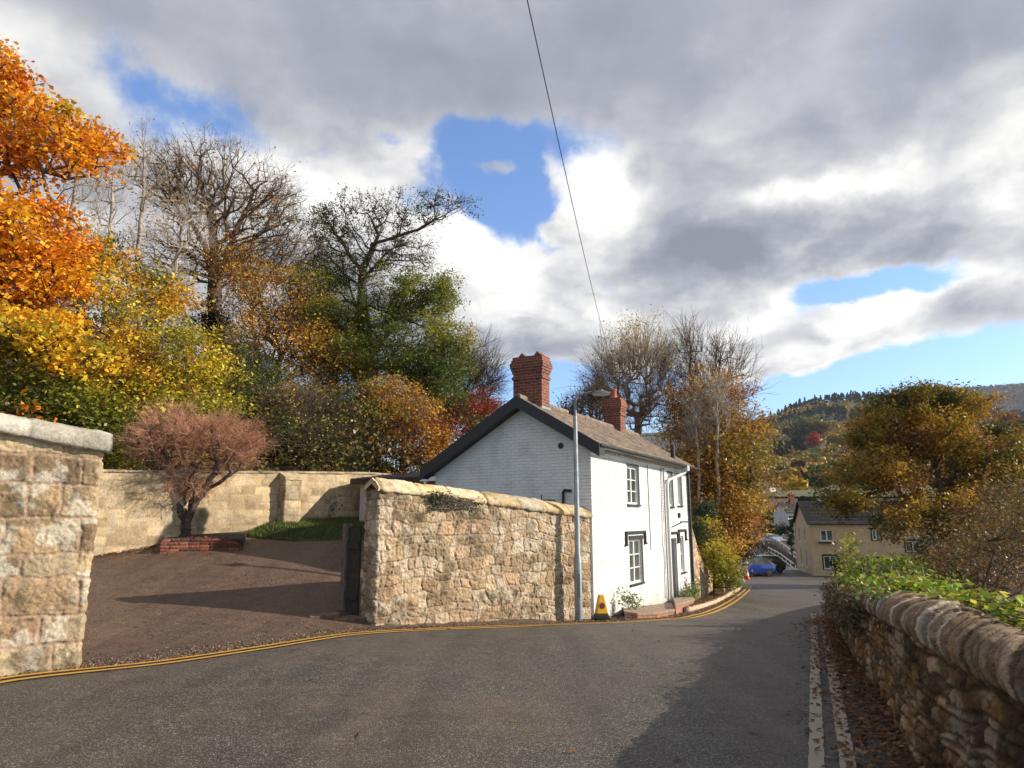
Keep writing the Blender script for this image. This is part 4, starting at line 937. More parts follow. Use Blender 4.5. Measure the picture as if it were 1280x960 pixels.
# -- ivy-clad stems below it
tree('ivy_tree', 'dark ivy covered trunk below the big leafless tree', 'tree', onhill(283, 32), [LB(275, 430, 32, 18, 55, .8), LB(285, 490, 31, 24, 40, .9), LB(262, 400, 32, 14, 30, .7)], na=120, leaves=9000, size=.13, spread=.25, pal=DARKG, leaf='leaf', rt=.2, seed=33, group=W1)
# -- thin orange brown beech
tree('beech_tree', 'sparse beech with copper brown leaves in drooping layers left of the conifer', 'tree', onhill(350, 32), [LB(340, 385, 31, 62, 42, 3), LB(385, 450, 30, 50, 50, 2.5), LB(320, 440, 30, 45, 40, 2.5), LB(400, 510, 29, 30, 35, 2), LB(300, 340, 33, 40, 28, 2), LB(345, 520, 29, 45, 35, 2)],
     na=600, leaves=30000, size=.11, spread=.28, pal=BROWN[1:5], rt=.22, seed=34, twigs=2600, tl=.9, twr=.008, bf=.3, lift=-.2, group=W1, clump=1.4)
# -- conifer with a bare leaning top
tree('conifer', 'tall dark green conifer with a thin top on the slope left of the cottage', 'tree', onhill(465, 32), [LB(500, 385, 31, 60, 34, 2.4, 1.), LB(540, 375, 31, 34, 26, 1.6, 1.2), LB(450, 440, 31, 66, 46, 2.4, 1.2), LB(530, 450, 30, 58, 50, 2.2, 1.3), LB(562, 440, 30, 26, 40, 1.5), LB(405, 370, 32, 34, 34, 1.6, .8), LB(480, 510, 29, 66, 40, 2), LB(430, 400, 31, 46, 30, 1.8, .9), LB(440, 345, 32, 50, 24, 1.6, .5)],
     trunks=[[(0, 0, 0), at(462, 420, 32), at(455, 360, 32), at(470, 310, 32), at(480, 290, 32)], [at(462, 430, 32), at(440, 370, 32), at(425, 310, 32), at(400, 270, 32)], [at(472, 335, 32), at(520, 290, 31.5), at(575, 262, 31)], [at(455, 380, 32), at(560, 420, 31)], [at(455, 370, 32), at(540, 350, 31)]],
     na=640, leaves=68000, size=.13, spread=.24, pal=[(.04, .065, .015), (.10, .14, .025), (.19, .23, .03), (.30, .29, .035), (.42, .31, .04)], leaf='leaf', rt=.34, seed=35, aspect=.4, bf=.3, droop=.5, clump=1.2, twigs=3000, tl=.6, twr=.008)
tree('conifer_branches', 'thin spreading top branches with hanging dark sprays high above the dark green conifer', 'tree', onhill(458, 33), [LB(470, 272, 32, 80, 30, 1.6), LB(550, 260, 31, 38, 16, 1, 1.1), LB(415, 290, 32, 36, 34, 1.4), LB(450, 320, 32, 66, 40, 1.6, .9), LB(510, 315, 32, 40, 34, 1.2)],
     trunks=[[(0, 0, 0), at(452, 420, 33), at(452, 340, 32.5), at(470, 300, 32)], [at(465, 305, 32), at(520, 288, 31.6), at(575, 258, 31)], [at(452, 340, 32.5), at(425, 300, 32), at(405, 268, 32)]],
     na=330, leaves=9000, size=.12, spread=.2, pal=[(.025, .035, .012), (.06, .07, .02), (.12, .11, .03), (.16, .11, .03)], rt=.2, seed=36, aspect=.38, droop=.9, bf=.25, lift=.5, twigs=1500, tl=.5, twr=.009)
# -- others along the slope
tree('bare_tree', 'fan shaped leafless tree right of the dark green conifer', 'tree', onhill(590, 36), [LB(595, 470, 36, 34, 40, 2.), LB(580, 500, 36, 40, 28, 2)], na=260, twigs=2600, tl=1.1, twr=.008, rt=.16, tip=.014, seed=37, bf=.12, lift=0, tup=.3, leaves=0)
tree('red_shrub', 'dark red leaved shrub just above the left slope of the cottage roof', 'shrub', onhill(590, 29), [LB(590, 522, 29, 34, 20, 1.6), LB(565, 545, 28, 36, 22, 1.5), LB(615, 512, 29, 16, 10, 1)], na=160, leaves=8000, size=.10, spread=.2, pal=RED, rt=.08, seed=38, twigs=700, tl=.5)
tree('brown_tree', 'rounded orange brown tree behind the low outbuilding', 'tree', onhill(505, 27), [LB(505, 530, 27, 48, 38, 2.), LB(480, 500, 27.5, 40, 22, 1.6), LB(530, 565, 26, 32, 28, 1.5)], na=260, leaves=14000, size=.10, spread=.22, pal=BROWN, rt=.12, seed=39, group=W1, twigs=1500, tl=.6)
tree('green_bush', 'mixed dark green shrub between the beech and the orange brown tree over the back wall', 'shrub', onhill(440, 26), [LB(440, 545, 26, 36, 42, 1.6), LB(415, 575, 25, 40, 20, 1.3)], na=200, leaves=11000, size=.09, spread=.25, pal=GREEN, rt=.07, seed=40, group=W1, twigs=1800, tl=.9)
tree('green_bush', 'deep green holly bush rising right beside the reddish twiggy bush', 'shrub', onhill(320, 25), [LB(325, 500, 26, 34, 45, 1.8), LB(345, 560, 24.5, 40, 34, 1.5), LB(300, 470, 27, 22, 36, 1.4)], na=220, leaves=15000, size=.085, spread=.25, pal=[*DARKG, (.10, .11, .03)], rt=.08, seed=41, group=W1, twigs=800, tl=.6)
tree('green_bush', 'thin olive shrub with bare grey twigs over the middle of the back wall', 'shrub', onhill(385, 25), [LB(385, 560, 24.5, 34, 28, 1.4), LB(375, 530, 25, 28, 30, 1.4)], na=160, leaves=7000, size=.08, spread=.25, pal=GREEN[2:]+[BROWN[1]], rt=.06, seed=42, group=W1, twigs=3500, tl=1.0, twr=.007, bark='bark')
tree('dull_tree', 'dull brown green tree filling the gap behind the copper beech and the conifer', 'tree', onhill(420, 37), [LB(420, 430, 37, 50, 40, 2.5), LB(385, 400, 37, 40, 34, 2), LB(440, 470, 36, 50, 30, 2)], na=300, leaves=15000, size=.13, spread=.35, pal=[(.05, .06, .02), (.12, .11, .03), (.2, .13, .04), (.12, .07, .03)], rt=.18, seed=46, twigs=1500, tl=.9)
tree('ivy_tree', 'dark green ivy mass under the conifer', 'tree', onhill(560, 28), [LB(560, 500, 29, 30, 50, 1.6), LB(600, 540, 27, 24, 22, 1.2), LB(540, 470, 30, 34, 30, 1.6)], na=180, leaves=13000, size=.10, spread=.25, pal=GREEN[:4], rt=.1, seed=43, group=W1)
tree('grey_thicket_tree', 'brown twiggy leafless tree standing behind the copper beech', 'tree', onhill(330, 40), [LB(330, 330, 41, 60, 35, 2.5), LB(385, 330, 41, 40, 50, 2.5), LB(200, 400, 36, 60, 50, 2.5)], na=380, twigs=3000, tl=1.1, twr=.008, rt=.2, tip=.014, seed=44, bf=.2, leaves=1500, size=.13, spread=.4, pal=BROWN[1:4])
# loose undergrowth over the slope: nobody could count it
def undergrowth():
    rng = np.random.default_rng(77); n = 60000
    r = rng.uniform(-.80, .06, n); Y = rng.uniform(19, 46, n)**1.; X = r*Y; dl = (X-BW0[0])*(-BWD[1])+(Y-BW0[1])*BWD[0]
    k = dl > .8; X, Y = X[k], Y[k]; p = P3(X*.6, Y*.6)
    hh = 2.4*sst(fbm(p, 78, 3), .35, .65); Z = G(X, Y)+rng.uniform(0, 1, len(X))**.6*hh
    c = np.stack([X, Y, Z], -1); V, F = leaf_quads(c, rng, .14, .65, .4)
    key = fbm(c*.35, 79, 3)
    cc = np.repeat(pal_pick(rng, [(.03, .045, .015), (.08, .09, .02), (.18, .14, .03), (.22, .12, .03), (.12, .06, .025), (.04, .05, .018)], key, len(c)), 4, 0)
    npmesh('undergrowth', V, F, M['leaf'], None, cc)['kind'] = 'stuff'
undergrowth()
# -- reddish twiggy bush in the brick bed
bb = at(232, 672, 17.6)
tree('twiggy_bush', 'goblet shaped bush of dense fine reddish twigs on twisted stems in the brick bed', 'shrub', (bb[0], bb[1], float(G(bb[0], bb[1]))+.2), [LB(250, 558, 17.4, 76, 30, 1.35), LB(200, 562, 17.4, 34, 28, .9), LB(300, 560, 17.4, 32, 22, .9), LB(225, 532, 17.4, 44, 20, 1.), LB(285, 540, 17.4, 40, 14, .8), LB(236, 600, 17.4, 44, 20, .7, .8), LB(180, 548, 17.3, 20, 16, .5)],
     trunks=[[(0, 0, 0), at(231, 640, 17.6), at(232, 605, 17.5)], [at(232, 668, 17.65), at(224, 635, 17.5), at(200, 595, 17.4)], [at(233, 668, 17.55), at(242, 630, 17.4), at(268, 592, 17.3)], [at(233, 668, 17.6), at(236, 640, 17.5), at(246, 600, 17.4)], [at(231, 660, 17.7), at(228, 630, 17.7), at(216, 590, 17.8)], [at(233, 650, 17.5), at(256, 615, 17.5), at(296, 588, 17.5)]],
     na=520, twigs=6000, tl=.38, twr=.0032, rt=.15, tip=.006, seed=51, bf=.12, lift=.1, wig=.09, tup=.35, bark='bark', twigmat='redtwig', step=.14, leaves=6500, size=.034, spread=.14, pal=[(.14, .14, .04), (.34, .16, .05), (.42, .18, .06), (.36, .10, .05), (.3, .14, .1)], shell=1.8, zoff=-.3)
# -- trees behind and beyond the cottage
tree('willow_tree', 'tall bare willow with thin upright rods and a few yellow leaves behind the small chimney', 'tree', onhill(800, 34), [LB(790, 470, 34, 48, 36, 2.4), LB(765, 490, 34, 24, 40, 1.8), LB(820, 480, 34, 26, 42, 1.8), LB(800, 520, 34, 40, 30, 1.8)],
     trunks=[[(0, 0, 0), at(798, 560, 34), at(796, 520, 34)]], na=300, twigs=2300, tl=1.5, twr=.008, rt=.2, tip=.014, seed=61, bf=.06, lift=-.1, tup=1.3, leaves=2600, size=.10, spread=.3, pal=YELLOW[1:], bark='twig', dens=lambda p: np.exp(np.clip((p[:, 2]-p[:, 2].mean())*1.1, -6, 3)))
tree('dark_tree', 'small dark half bare tree behind the lamp head', 'tree', onhill(735, 31), [LB(738, 515, 31, 30, 22, 1.6), LB(715, 525, 31, 18, 16, 1), LB(745, 500, 31, 16, 14, 1)], na=150, leaves=2400, size=.10, spread=.2, pal=[(.04, .05, .02), (.10, .07, .03), (.14, .08, .03)], twigs=1600, tl=.7, rt=.1, seed=62)
tree('brown_tree', 'large rusty brown tree with golden leaves standing right beyond the cottage', 'tree', onhill(885, 31), [LB(880, 520, 31, 42, 52, 2.4, 1.3), LB(915, 535, 30.5, 32, 40, 2, 1.2), LB(910, 570, 30, 46, 45, 2.4), LB(870, 590, 30, 42, 42, 2.), LB(912, 620, 29, 38, 42, 2.), LB(895, 650, 28.5, 50, 36, 1.8), LB(850, 520, 32, 22, 26, 1.5, .7), LB(932, 590, 29, 22, 32, 1.4)],
     trunks=[[(0, 0, 0), at(885, 620, 31), at(884, 540, 31), at(882, 480, 31)], [at(885, 650, 31), at(905, 580, 30), at(915, 530, 30)], [at(884, 660, 31), at(865, 590, 31), at(855, 530, 31)]],
     na=700, leaves=46000, size=.11, spread=.26, pal=[(.17, .15, .03), (.38, .27, .04), (.56, .36, .05), (.54, .26, .04), (.40, .16, .03), (.22, .10, .03)], rt=.22, seed=63, clump=1.4, twigs=2500, tl=.8, twr=.009)
tree('bare_tree', 'two bare upright stems poking above the rusty brown tree', 'tree', onhill(870, 33), [LB(862, 440, 33, 16, 28, 1.), LB(895, 460, 33, 34, 32, 1.6), LB(925, 490, 33, 18, 26, 1.2), LB(870, 480, 33, 26, 24, 1.4)],
     trunks=[[(0, 0, 0), at(868, 560, 33), at(864, 480, 33), at(862, 415, 33)], [at(868, 560, 33), at(895, 500, 33), at(902, 440, 33)]], na=160, twigs=900, tl=1.3, twr=.008, rt=.14, tip=.012, seed=64, bf=.08, lift=0, tup=1.3, bark='bark')
for x, y0, y1, lab, sd_ in ((872, 690, 500, 'pale slim trunk at the left of the rusty brown tree', 65), (897, 640, 470, 'pale slim trunk in the middle of the rusty brown tree', 66)):
    tree('birch_tree', lab, 'tree', (at(x, 600, 28)[0], 28), [LB(x, y1+40, 28.5, 14, 40, .8)], trunks=[[(0, 0, 0), at(x, y0, 28), at(x+1, (y0+y1)/2, 28), at(x-1, y1+20, 28.2)]], na=40, twigs=500, tl=.8, rt=.06, tip=.012, bark='barkpale', seed=sd_, leaves=300, pal=BROWN[1:4], size=.1)
tree('yellow_bush', 'bright yellow green bush spilling over the low stone wall beyond the cottage', 'shrub', (at(893, 700, 26.5)[0], 26.8), [LB(892, 690, 26.5, 24, 32, 1.1), LB(905, 715, 26.5, 18, 20, .9), LB(880, 670, 27, 14, 14, .8)], na=160, leaves=9500, size=.08, spread=.16, pal=YELLOW, rt=.04, seed=67, twigs=300, tl=.4)
tree('ivy_bush', 'grey green ivy bush on the slope of the retaining wall beside the cottage corner', 'shrub', (at(874, 660, 26.3)[0], 26.8), [LB(874, 664, 26.4, 13, 16, .7), LB(880, 640, 27, 16, 14, .8)], na=90, leaves=4500, size=.07, spread=.14, pal=[(.05, .08, .04), (.10, .13, .07), (.16, .18, .10)], rt=.03, seed=68)
tree('brown_tree', 'drooping rusty branches above the roof of the blue car', 'tree', (at(925, 700, 36)[0], 37), [LB(908, 655, 34, 32, 26, 1.6), LB(925, 600, 36, 32, 36, 2), LB(900, 690, 31, 18, 20, 1)], na=220, leaves=10000, size=.12, spread=.24, pal=[(.12, .10, .02), (.30, .17, .03), (.40, .20, .03), (.3, .1, .03)], rt=.14, seed=69, twigs=900, tl=.6)
tree('dark_shrub', 'rounded dark evergreen shrub behind the parked cars', 'shrub', (at(928, 690, 60)[0], 60), [LB(928, 685, 60, 25, 19, 1.8), LB(915, 700, 60, 20, 14, 1.4)], na=110, leaves=6500, size=.16, spread=.3, pal=DARKG[:3], rt=.08, seed=70)
tree('hedge', 'dark green hedge across the lane above the grey car', 'hedge', (at(965, 662, 97)[0], 97), [LB(945, 665, 97, 18, 11, 1.5), LB(968, 664, 97, 16, 9, 1.5), LB(984, 664, 97, 9, 10, 1.2)], na=120, leaves=8000, size=.22, spread=.4, pal=DARKG, rt=.08, seed=71)
tree('green_bush', 'bluish green shrub above the dark hedge', 'shrub', (at(962, 645, 105)[0], 105), [LB(960, 645, 105, 12, 9, 1.4)], na=50, leaves=2600, size=.25, spread=.4, pal=[(.02, .06, .03), (.05, .12, .05), (.09, .15, .06)], rt=.08, seed=72)
tree('brown_tree', 'small rusty tree beside the white gabled house', 'tree', (at(975, 640, 112)[0], 112), [LB(974, 645, 112, 8, 9, 1.4)], na=40, leaves=1200, size=.25, spread=.4, pal=BROWN, rt=.08, seed=73)
tree('cypress', 'narrow dark pointed cypress against the corner of the cream house', 'tree', (at(989, 680, 70)[0], 70), [LB(989, 672, 70, 4.5, 16, .5), LB(989, 655, 70, 2.5, 12, .3)], na=50, leaves=2600, size=.15, spread=.12, pal=DARKG[:3], rt=.06, seed=74)
# -- the big tree on the right, before the cream house
tree('sycamore', 'broad sycamore with bronze and golden leaves and dark trunk in front of the cream house', 'tree', (at(1178, 700, 40)[0], 40), [LB(1140, 535, 40, 80, 46, 3.6, 1.2), LB(1205, 560, 40, 70, 46, 3.4), LB(1090, 590, 39, 60, 38, 3), LB(1240, 600, 40, 64, 56, 3, 1.3), LB(1060, 625, 38, 42, 22, 2.2), LB(1150, 640, 38, 80, 38, 3, 1.1), LB(1190, 510, 40, 56, 22, 2.6), LB(1130, 508, 40, 52, 32, 2.6, 1.2), LB(1175, 502, 40, 50, 24, 2.4), LB(1148, 494, 40, 40, 14, 2.), LB(1095, 545, 40, 38, 30, 2.4), LB(1275, 575, 41, 50, 40, 2.4, 1.2), LB(1220, 660, 38, 60, 36, 2.6)],
     trunks=[[(0, 0, 0), at(1180, 690, 40), at(1178, 630, 40), at(1165, 560, 40)], [at(1178, 660, 40), at(1120, 610, 39.5), at(1070, 620, 38.5)], [at(1178, 640, 40), at(1215, 580, 40), at(1240, 560, 40)], [at(1176, 620, 40), at(1130, 560, 40), at(1120, 510, 40)]],
     na=1300, leaves=130000, shell=1.9, size=.155, spread=.34, pal=[(.06, .07, .018), (.12, .115, .022), (.24, .18, .025), (.40, .27, .03), (.54, .31, .035), (.44, .20, .025), (.20, .09, .025)], rt=.32, tip=.018, seed=81, bf=.3, step=.6, clump=.9)
tree('dark_shrub', 'tall black green ivy thicket around the foot of the sycamore', 'shrub', (at(1170, 720, 34)[0], 34), [LB(1165, 700, 34, 30, 30, 1.6), LB(1195, 720, 33, 40, 36, 1.8), LB(1140, 735, 33, 26, 16, 1.4)], na=160, leaves=11000, size=.12, spread=.3, pal=DARKG, rt=.1, seed=82)
tree('dark_shrub', 'small round dark clipped shrub in front of the ground floor window of the cream house', 'shrub', (at(1042, 705, 52)[0], 52), [LB(1047, 706, 52, 9, 9, .6)], na=50, leaves=2600, size=.10, spread=.16, pal=DARKG[:3], rt=.05, seed=83)
# -- brambles and saplings behind the right-hand wall
for px, Y, lb, sd_, lab in ((1235, 10.5, [LB(1245, 700, 10.5, 34, 52, .8), LB(1272, 660, 10.5, 24, 50, .8), LB(1215, 735, 10.5, 26, 24, .6)], 84, 'half bare hazel thicket with small brown leaves at the right edge behind the rubble wall'),
                       (1215, 14, [LB(1225, 715, 14, 44, 34, 1.1), LB(1180, 735, 14, 26, 14, .7), LB(1266, 690, 14, 30, 50, 1)], 85, 'tangle of thorny twigs with purple brown leaves further back behind the rubble wall')):
    b = at(px, 760, Y)
    tree('thicket', lab, 'shrub', (b[0], Y), lb, trunks=[[(0, 0, 0), at(px, 740, Y), at(px+6, 690, Y)], [at(px, 760, Y), at(px-24, 700, Y)], [at(px, 760, Y), at(px+28, 690, Y)]], na=170, twigs=420, tl=.5 if Y < 12 else .7, twr=.0035, rt=.03, tip=.005, seed=sd_, bf=.1, lift=0, tup=.9, bark='bark', leaves=4200 if Y < 12 else 7500, size=.045 if Y < 12 else .06, spread=.16, pal=[(.08, .09, .03), (.22, .16, .04), (.30, .15, .04), (.18, .08, .05), (.36, .24, .05)])
# ------------------------------------------------------------------ far side of the valley
def hR(r): return np.interp(r, [-.2, .1, .25, .357, .40, .43, .46, .506, .56, .62, .70, .8, 1.2], [.05, .07, .10, .132, .150, .160, .168, .174, .172, .165, .150, .14, .13])
def farz(X, Y):
    r = X/np.maximum(Y, 1); k = hR(r)/.172
    e = np.interp(Y, [100, 180, 300, 450, 600, 750, 900, 1000, 1300], [-.02, .036, .058, .083, .113, .146, .172, .165, .05])
    z = Y*e*np.where(Y > 300, k, 1+(k-1)*np.clip((Y-180)/120, 0, 1))
    return z+4*(fbm(P3(X/70, Y/70), 5, 3)-.5)*sst(Y, 200, 400)
def hills():
    m, nt, b = new_mat('far_pasture'); co = objco(nt); n = noise(nt, co, .012, 4); n2 = noise(nt, co, .2, 5)
    c = ramp(nt, n.outputs[0], [(.40, (.05, .06, .022)), (.5, (.085, .11, .03)), (.6, (.10, .08, .03))]); c = mixc(nt, .5, c, mixc(nt, n2.outputs[0], (.03, .03, .012), (.12, .11, .05)))
    lk(nt, c, b.inputs['Base Color']); b.inputs['Roughness'].default_value = 1
    m2, nt, b = new_mat('far_forest'); co = objco(nt); n = noise(nt, co, .06, 6, .7)
    lk(nt, ramp(nt, n.outputs[0], [(.3, (.02, .022, .02)), (.7, (.075, .055, .04))]), b.inputs['Base Color']); b.inputs['Roughness'].default_value = 1
    for nm, rs, Ys, f, mat in (('hillside', np.linspace(-.3, 1.2, 160), np.concatenate([np.linspace(172, 300, 20), np.linspace(320, 1300, 60)]), farz, m),
                               ('distant_hill', np.linspace(.1, 1.3, 150), np.linspace(1400, 2500, 40), lambda X, Y: Y*np.interp(X/Y, [.1, .5, .63, .72, .78, 1.2], [.11, .16, .183, .188, .1935, .21])*np.interp(Y, [1400, 2100, 2500], [.35, 1, .98])+10*(fbm(P3(X/60, Y/60), 8, 4)-.5), m2)):
        r, Y = np.meshgrid(rs, Ys, indexing='ij'); X = r*Y; Z = f(X, Y); n_, k = X.shape; a = np.arange(n_-1)[:, None]*k+np.arange(k-1)[None, :]
        F = np.stack([a, a+k, a+k+1, a+1], -1).reshape(-1, 4); npmesh(nm, np.stack([X, Y, Z], -1).reshape(-1, 3), F, mat, None, None, True)['kind'] = 'structure'
hills()
def forest():
    rng = np.random.default_rng(90); n = 3600
    Y = rng.uniform(250, 960, n); r = rng.uniform(.30, .86, n); X = r*Y; fld = fbm(P3(X/60, Y/45), 91, 3)
    k = (fld > .40) | (Y > 700); X, Y = X[k], Y[k]; n = len(X); Z = farz(X, Y); hgt = rng.uniform(7, 12, n); con = (fbm(P3(X/90, Y/90), 93, 3)+.25*sst(Y, 600, 900)) > .66
    q = 44; d = rng.normal(0, 1, (n, q, 3)); d /= np.linalg.norm(d, axis=2)[..., None]; d[..., 2] = np.abs(d[..., 2])*1.1-.35
    rad = np.where(con, 2.2, 4.6)[:, None]; hh = np.where(con, hgt*1.1, hgt*.5)[:, None]
    taper = np.where(con[:, None], np.clip(1.15-np.clip(d[..., 2]+.35, 0, 1.1), .05, 1), 1)
    c = np.stack([X[:, None]+d[..., 0]*rad*taper, Y[:, None]+d[..., 1]*rad*taper, Z[:, None]+hh*.5+np.where(con, hgt*.55, hgt*.42)[:, None]*d[..., 2]*1.2], -1).reshape(-1, 3)
    V, F = leaf_quads(c, rng, 2.3, .8, .3)
    key = np.repeat(np.clip(fbm(P3(X/40, Y/40), 94, 3)*1.3-.15+rng.normal(0, .16, n), 0, .999), q)
    pal = [(.04, .06, .02), (.10, .12, .03), (.20, .19, .04), (.44, .28, .04), (.30, .13, .035), (.55, .30, .04), (.15, .09, .05)]
    cc = pal_pick(rng, pal, key, len(c)); cc[np.repeat(con, q)] = pal_pick(rng, [(.010, .016, .010), (.02, .03, .016)], .5, int(con.sum())*q)
    npmesh('forest', V, F, M['farleaf'], None, np.repeat(cc, 4, 0))['kind'] = 'stuff'
    n = 5200; Y = rng.uniform(1800, 2200, n); r = rng.uniform(.60, .84, n); X = r*Y; f = lambda X, Y: Y*np.interp(X/Y, [.1, .5, .63, .72, .78, 1.2], [.11, .16, .183, .188, .1935, .21])*np.interp(Y, [1400, 2100, 2500], [.35, 1, .98])
    c = np.stack([X, Y, f(X, Y)+4], -1); c = (c[:, None]+rng.normal(0, 1, (n, 8, 3))*[3.5, 3.5, 4]).reshape(-1, 3); V, F = leaf_quads(c, rng, 6, .8, .3)
    npmesh('forest', V, F, M['farleaf'], None, np.repeat(pal_pick(rng, [(.03, .03, .028), (.06, .05, .04)], .5, len(c)), 4, 0))['kind'] = 'stuff'
    # conifers one can tell apart along the skyline
    for i, px in enumerate((952, 962, 972, 981, 988, 994, 1000, 1006, 1013, 1019, 1026, 1032, 1037, 1044, 1052, 1060, 1070)):
        Y = 880.; X = at(px, 500, Y)[0]; z = float(farz(np.array(X), np.array(Y))); h = rng.uniform(9, 15)
        t = thing('pine_tree', 'small dark pointed conifer standing in the row along the skyline of the wooded hill', 'tree', (X, Y, z), 0, 'conifers along the hill skyline')
        m = 220; u = rng.uniform(0, 1, m)**.8; a = rng.uniform(0, 6.283, m); rr = (1-u)*2.6*rng.uniform(.6, 1, m)+.15
        c = np.stack([rr*np.cos(a), rr*np.sin(a), 1+u*h], -1); V, F = leaf_quads(c, rng, 1.7, .7, .2)
        npmesh('crown', V, F, M['farleaf'], t, np.repeat(pal_pick(rng, [(.010, .016, .010), (.02, .03, .016)], .5, m), 4, 0))
        b = MB(); b.tube([(0, 0, -1), (0, 0, h*.8)], [.3, .1], 6); b.build('trunk', M['bark'], t)
forest()
FT = [(995, 612, 205, 15, 17, YELLOW[2:4]+[(.5, .26, .03)], 'rounded golden yellow tree between the white house and the sycamore'), (1016, 590, 260, 14, 11, [(.12, .15, .02), (.26, .27, .03)], 'round lime green tree above the golden one'),
      (1044, 588, 275, 15, 9, [(.06, .07, .02), (.14, .13, .03)], 'broad olive green tree right of the lime green one'), (984, 594, 270, 13, 8, [(.06, .07, .02), (.12, .10, .02)], 'low dull olive tree left of the lime green one'),
      (1000, 583, 290, 10, 6, [(.15, .08, .03), (.2, .12, .03)], 'small russet crown just left of the lime green tree'), (1038, 598, 245, 8, 6, [(.5, .27, .03), (.4, .18, .02)], 'small bright orange tree under the olive one'),
      (1016, 549, 520, 7, 9, [(.62, .06, .03), (.5, .08, .03)], 'single vivid red tree half way up the wooded hill'), (1046, 551, 520, 9, 7, [(.42, .25, .03), (.3, .2, .03)], 'golden tree right of the vivid red one'),
      (1025, 534, 600, 16, 8, [(.34, .22, .03), (.16, .12, .02)], 'long golden topped crown above the vivid red tree'), (1000, 537, 600, 18, 9, [(.05, .05, .015), (.16, .10, .02)], 'wide dark dome of a tree left of the golden topped crown'),
      (1000, 553, 500, 9, 9, [(.05, .065, .02), (.09, .1, .03)], 'grey green dome directly left of the vivid red tree'), (976, 560, 480, 10, 10, [(.04, .05, .02), (.10, .09, .03)], 'grey green dome near the edge of the rusty tree'),
      (1258, 524, 420, 14, 8, [(.45, .18, .03), (.3, .14, .03)], 'orange brown tree seen beyond the right side of the sycamore'), (1274, 533, 380, 12, 8, [(.36, .22, .03), (.25, .10, .03)], 'golden brown tree at the far right edge on the hill'),
      (1022, 603, 220, 14, 7, DARKG[1:3], 'dark green tree under the lime green one'), (1008, 628, 150, 10, 7, DARKG[1:3], 'low dark evergreen behind the slate roof')]
for i, (px, py, Y, rx, ry, pal, lab) in enumerate(FT):
    k = Y/869; c = at(px, py, Y); zb = float(farz(np.array(c[0]), np.array(float(Y)))) if Y > 175 else c[2]-ry*k*1.5
    zb = min(zb, c[2]-ry*k*.9)
    tree('hill_tree', lab, 'tree', (c[0], Y, zb), [LB(px, py, Y, rx, ry, rx*k)], trunks=[[(0, 0, 0), c-[0, 0, ry*k*.4]]], na=60, leaves=2600, size=.011*Y**.9, spread=.09*rx*k, pal=[tuple(x*.6 for x in pal[0])]+pal, rt=.006*Y**.7, tip=.02, step=k*3, seed=200+i, leaf='farleaf', clump=.3, shell=3, zoff=-1)
# ------------------------------------------------------------------ buildings further off
M['render_cream'] = plain('cream_render', (.62, .45, .26), .85, 0, .14, 2, .004)
M['render_white'] = plain('white_render', (.66, .64, .60), .85, 0, .06, 2)
M['slate'] = plain('slate_roof', (.055, .05, .055), .6, 0, .35, 9, .006)
def box_house(name, label, loc, rz, L, D, H, ridge, wallm, wins, chim=None, cat='house', doors=(), pal=None, ov=.25, cm=None, zoff=-1.5):
    h = thing(name, label, cat, loc, rz)
    front = [w for w in wins if w[0] == 'f']; side = [w for w in wins if w[0] == 's']
    w = MB(); w.holes(0, L, zoff, H, [tuple(x[1:5]) for x in front], 0, .12)
    w.add([(L, 0, zoff), (L, D, zoff), (L, D, H), (L, D/2, ridge), (L, 0, H)], [(0, 1, 2, 3, 4)]); w.add([(L, D, zoff), (0, D, zoff), (0, D, H), (L, D, H)], [(0, 1, 2, 3)])
    w.build('wall', wallm, h)
    s = MB(); s.holes(-D, 0, zoff, H, [tuple(x[1:5]) for x in side], 0, .12); s.add([(-D, 0, H), (0, 0, H), (-D/2, 0, ridge)], [(0, 1, 2)])
    # side wall faces -x: turn by -90 degrees about the corner
    sw = s.build('side_wall', wallm, h, rot=-math.pi/2)
    r_ = tile_roof('roof', -ov, L+ov, (-ov, H-.05-ov*(ridge-H)/(D/2)), (D/2, ridge+.08), h, pal or [(.06, .055, .06), (.05, .045, .05), (.075, .065, .06)], .3, .25, seed=3)
    tile_roof('roof', -ov, L+ov, (D+ov, H-.05-ov*(ridge-H)/(D/2)), (D/2, ridge+.08), h, pal or [(.06, .055, .06), (.05, .045, .05)], .3, .25, seed=4)
    for k_, a, b_, c, d, *st in wins:
        sty = st[0] if st else 'w'
        o = win(h, a, b_, c, d, cols=2, rows=1, fw=.08, sub=.03, sm=M['black'] if sty == 'd' else M['white'])
        if k_ == 's':
            o.rotation_euler = (0, 0, -math.pi/2)
        if sty == 'd':
            m = MB(); m.box(a-.12, b_+.12, -.03, -.001, d, d+.14); m.box(a-.1, a, -.03, -.001, c-.05, d); m.box(b_, b_+.1, -.03, -.001, c-.05, d); q = m.build('window_surround', M['black'], h)
            if k_ == 's': q.rotation_euler = (0, 0, -math.pi/2)
    if chim:
        for (a, b_, z0, z1) in chim:
            c = MB(); c.box(a-.35, a+.35, b_-.3, b_+.3, z0, z1); c.box(a-.42, a+.42, b_-.37, b_+.37, z1, z1+.18); o = c.build('chimney', cm or M['brick'], h)
            p = MB(); p.lathe([(.11, 0), (.09, .3), (.11, .34)], 10, (a-.15, b_, z1+.18)); p.lathe([(.11, 0), (.09, .3), (.11, .34)], 10, (a+.17, b_, z1+.18)); p.build('chimney_pot', M['clay'], o)
    return h
kc = at(1017, 716, 58); az = math.atan2(-.22, .975)
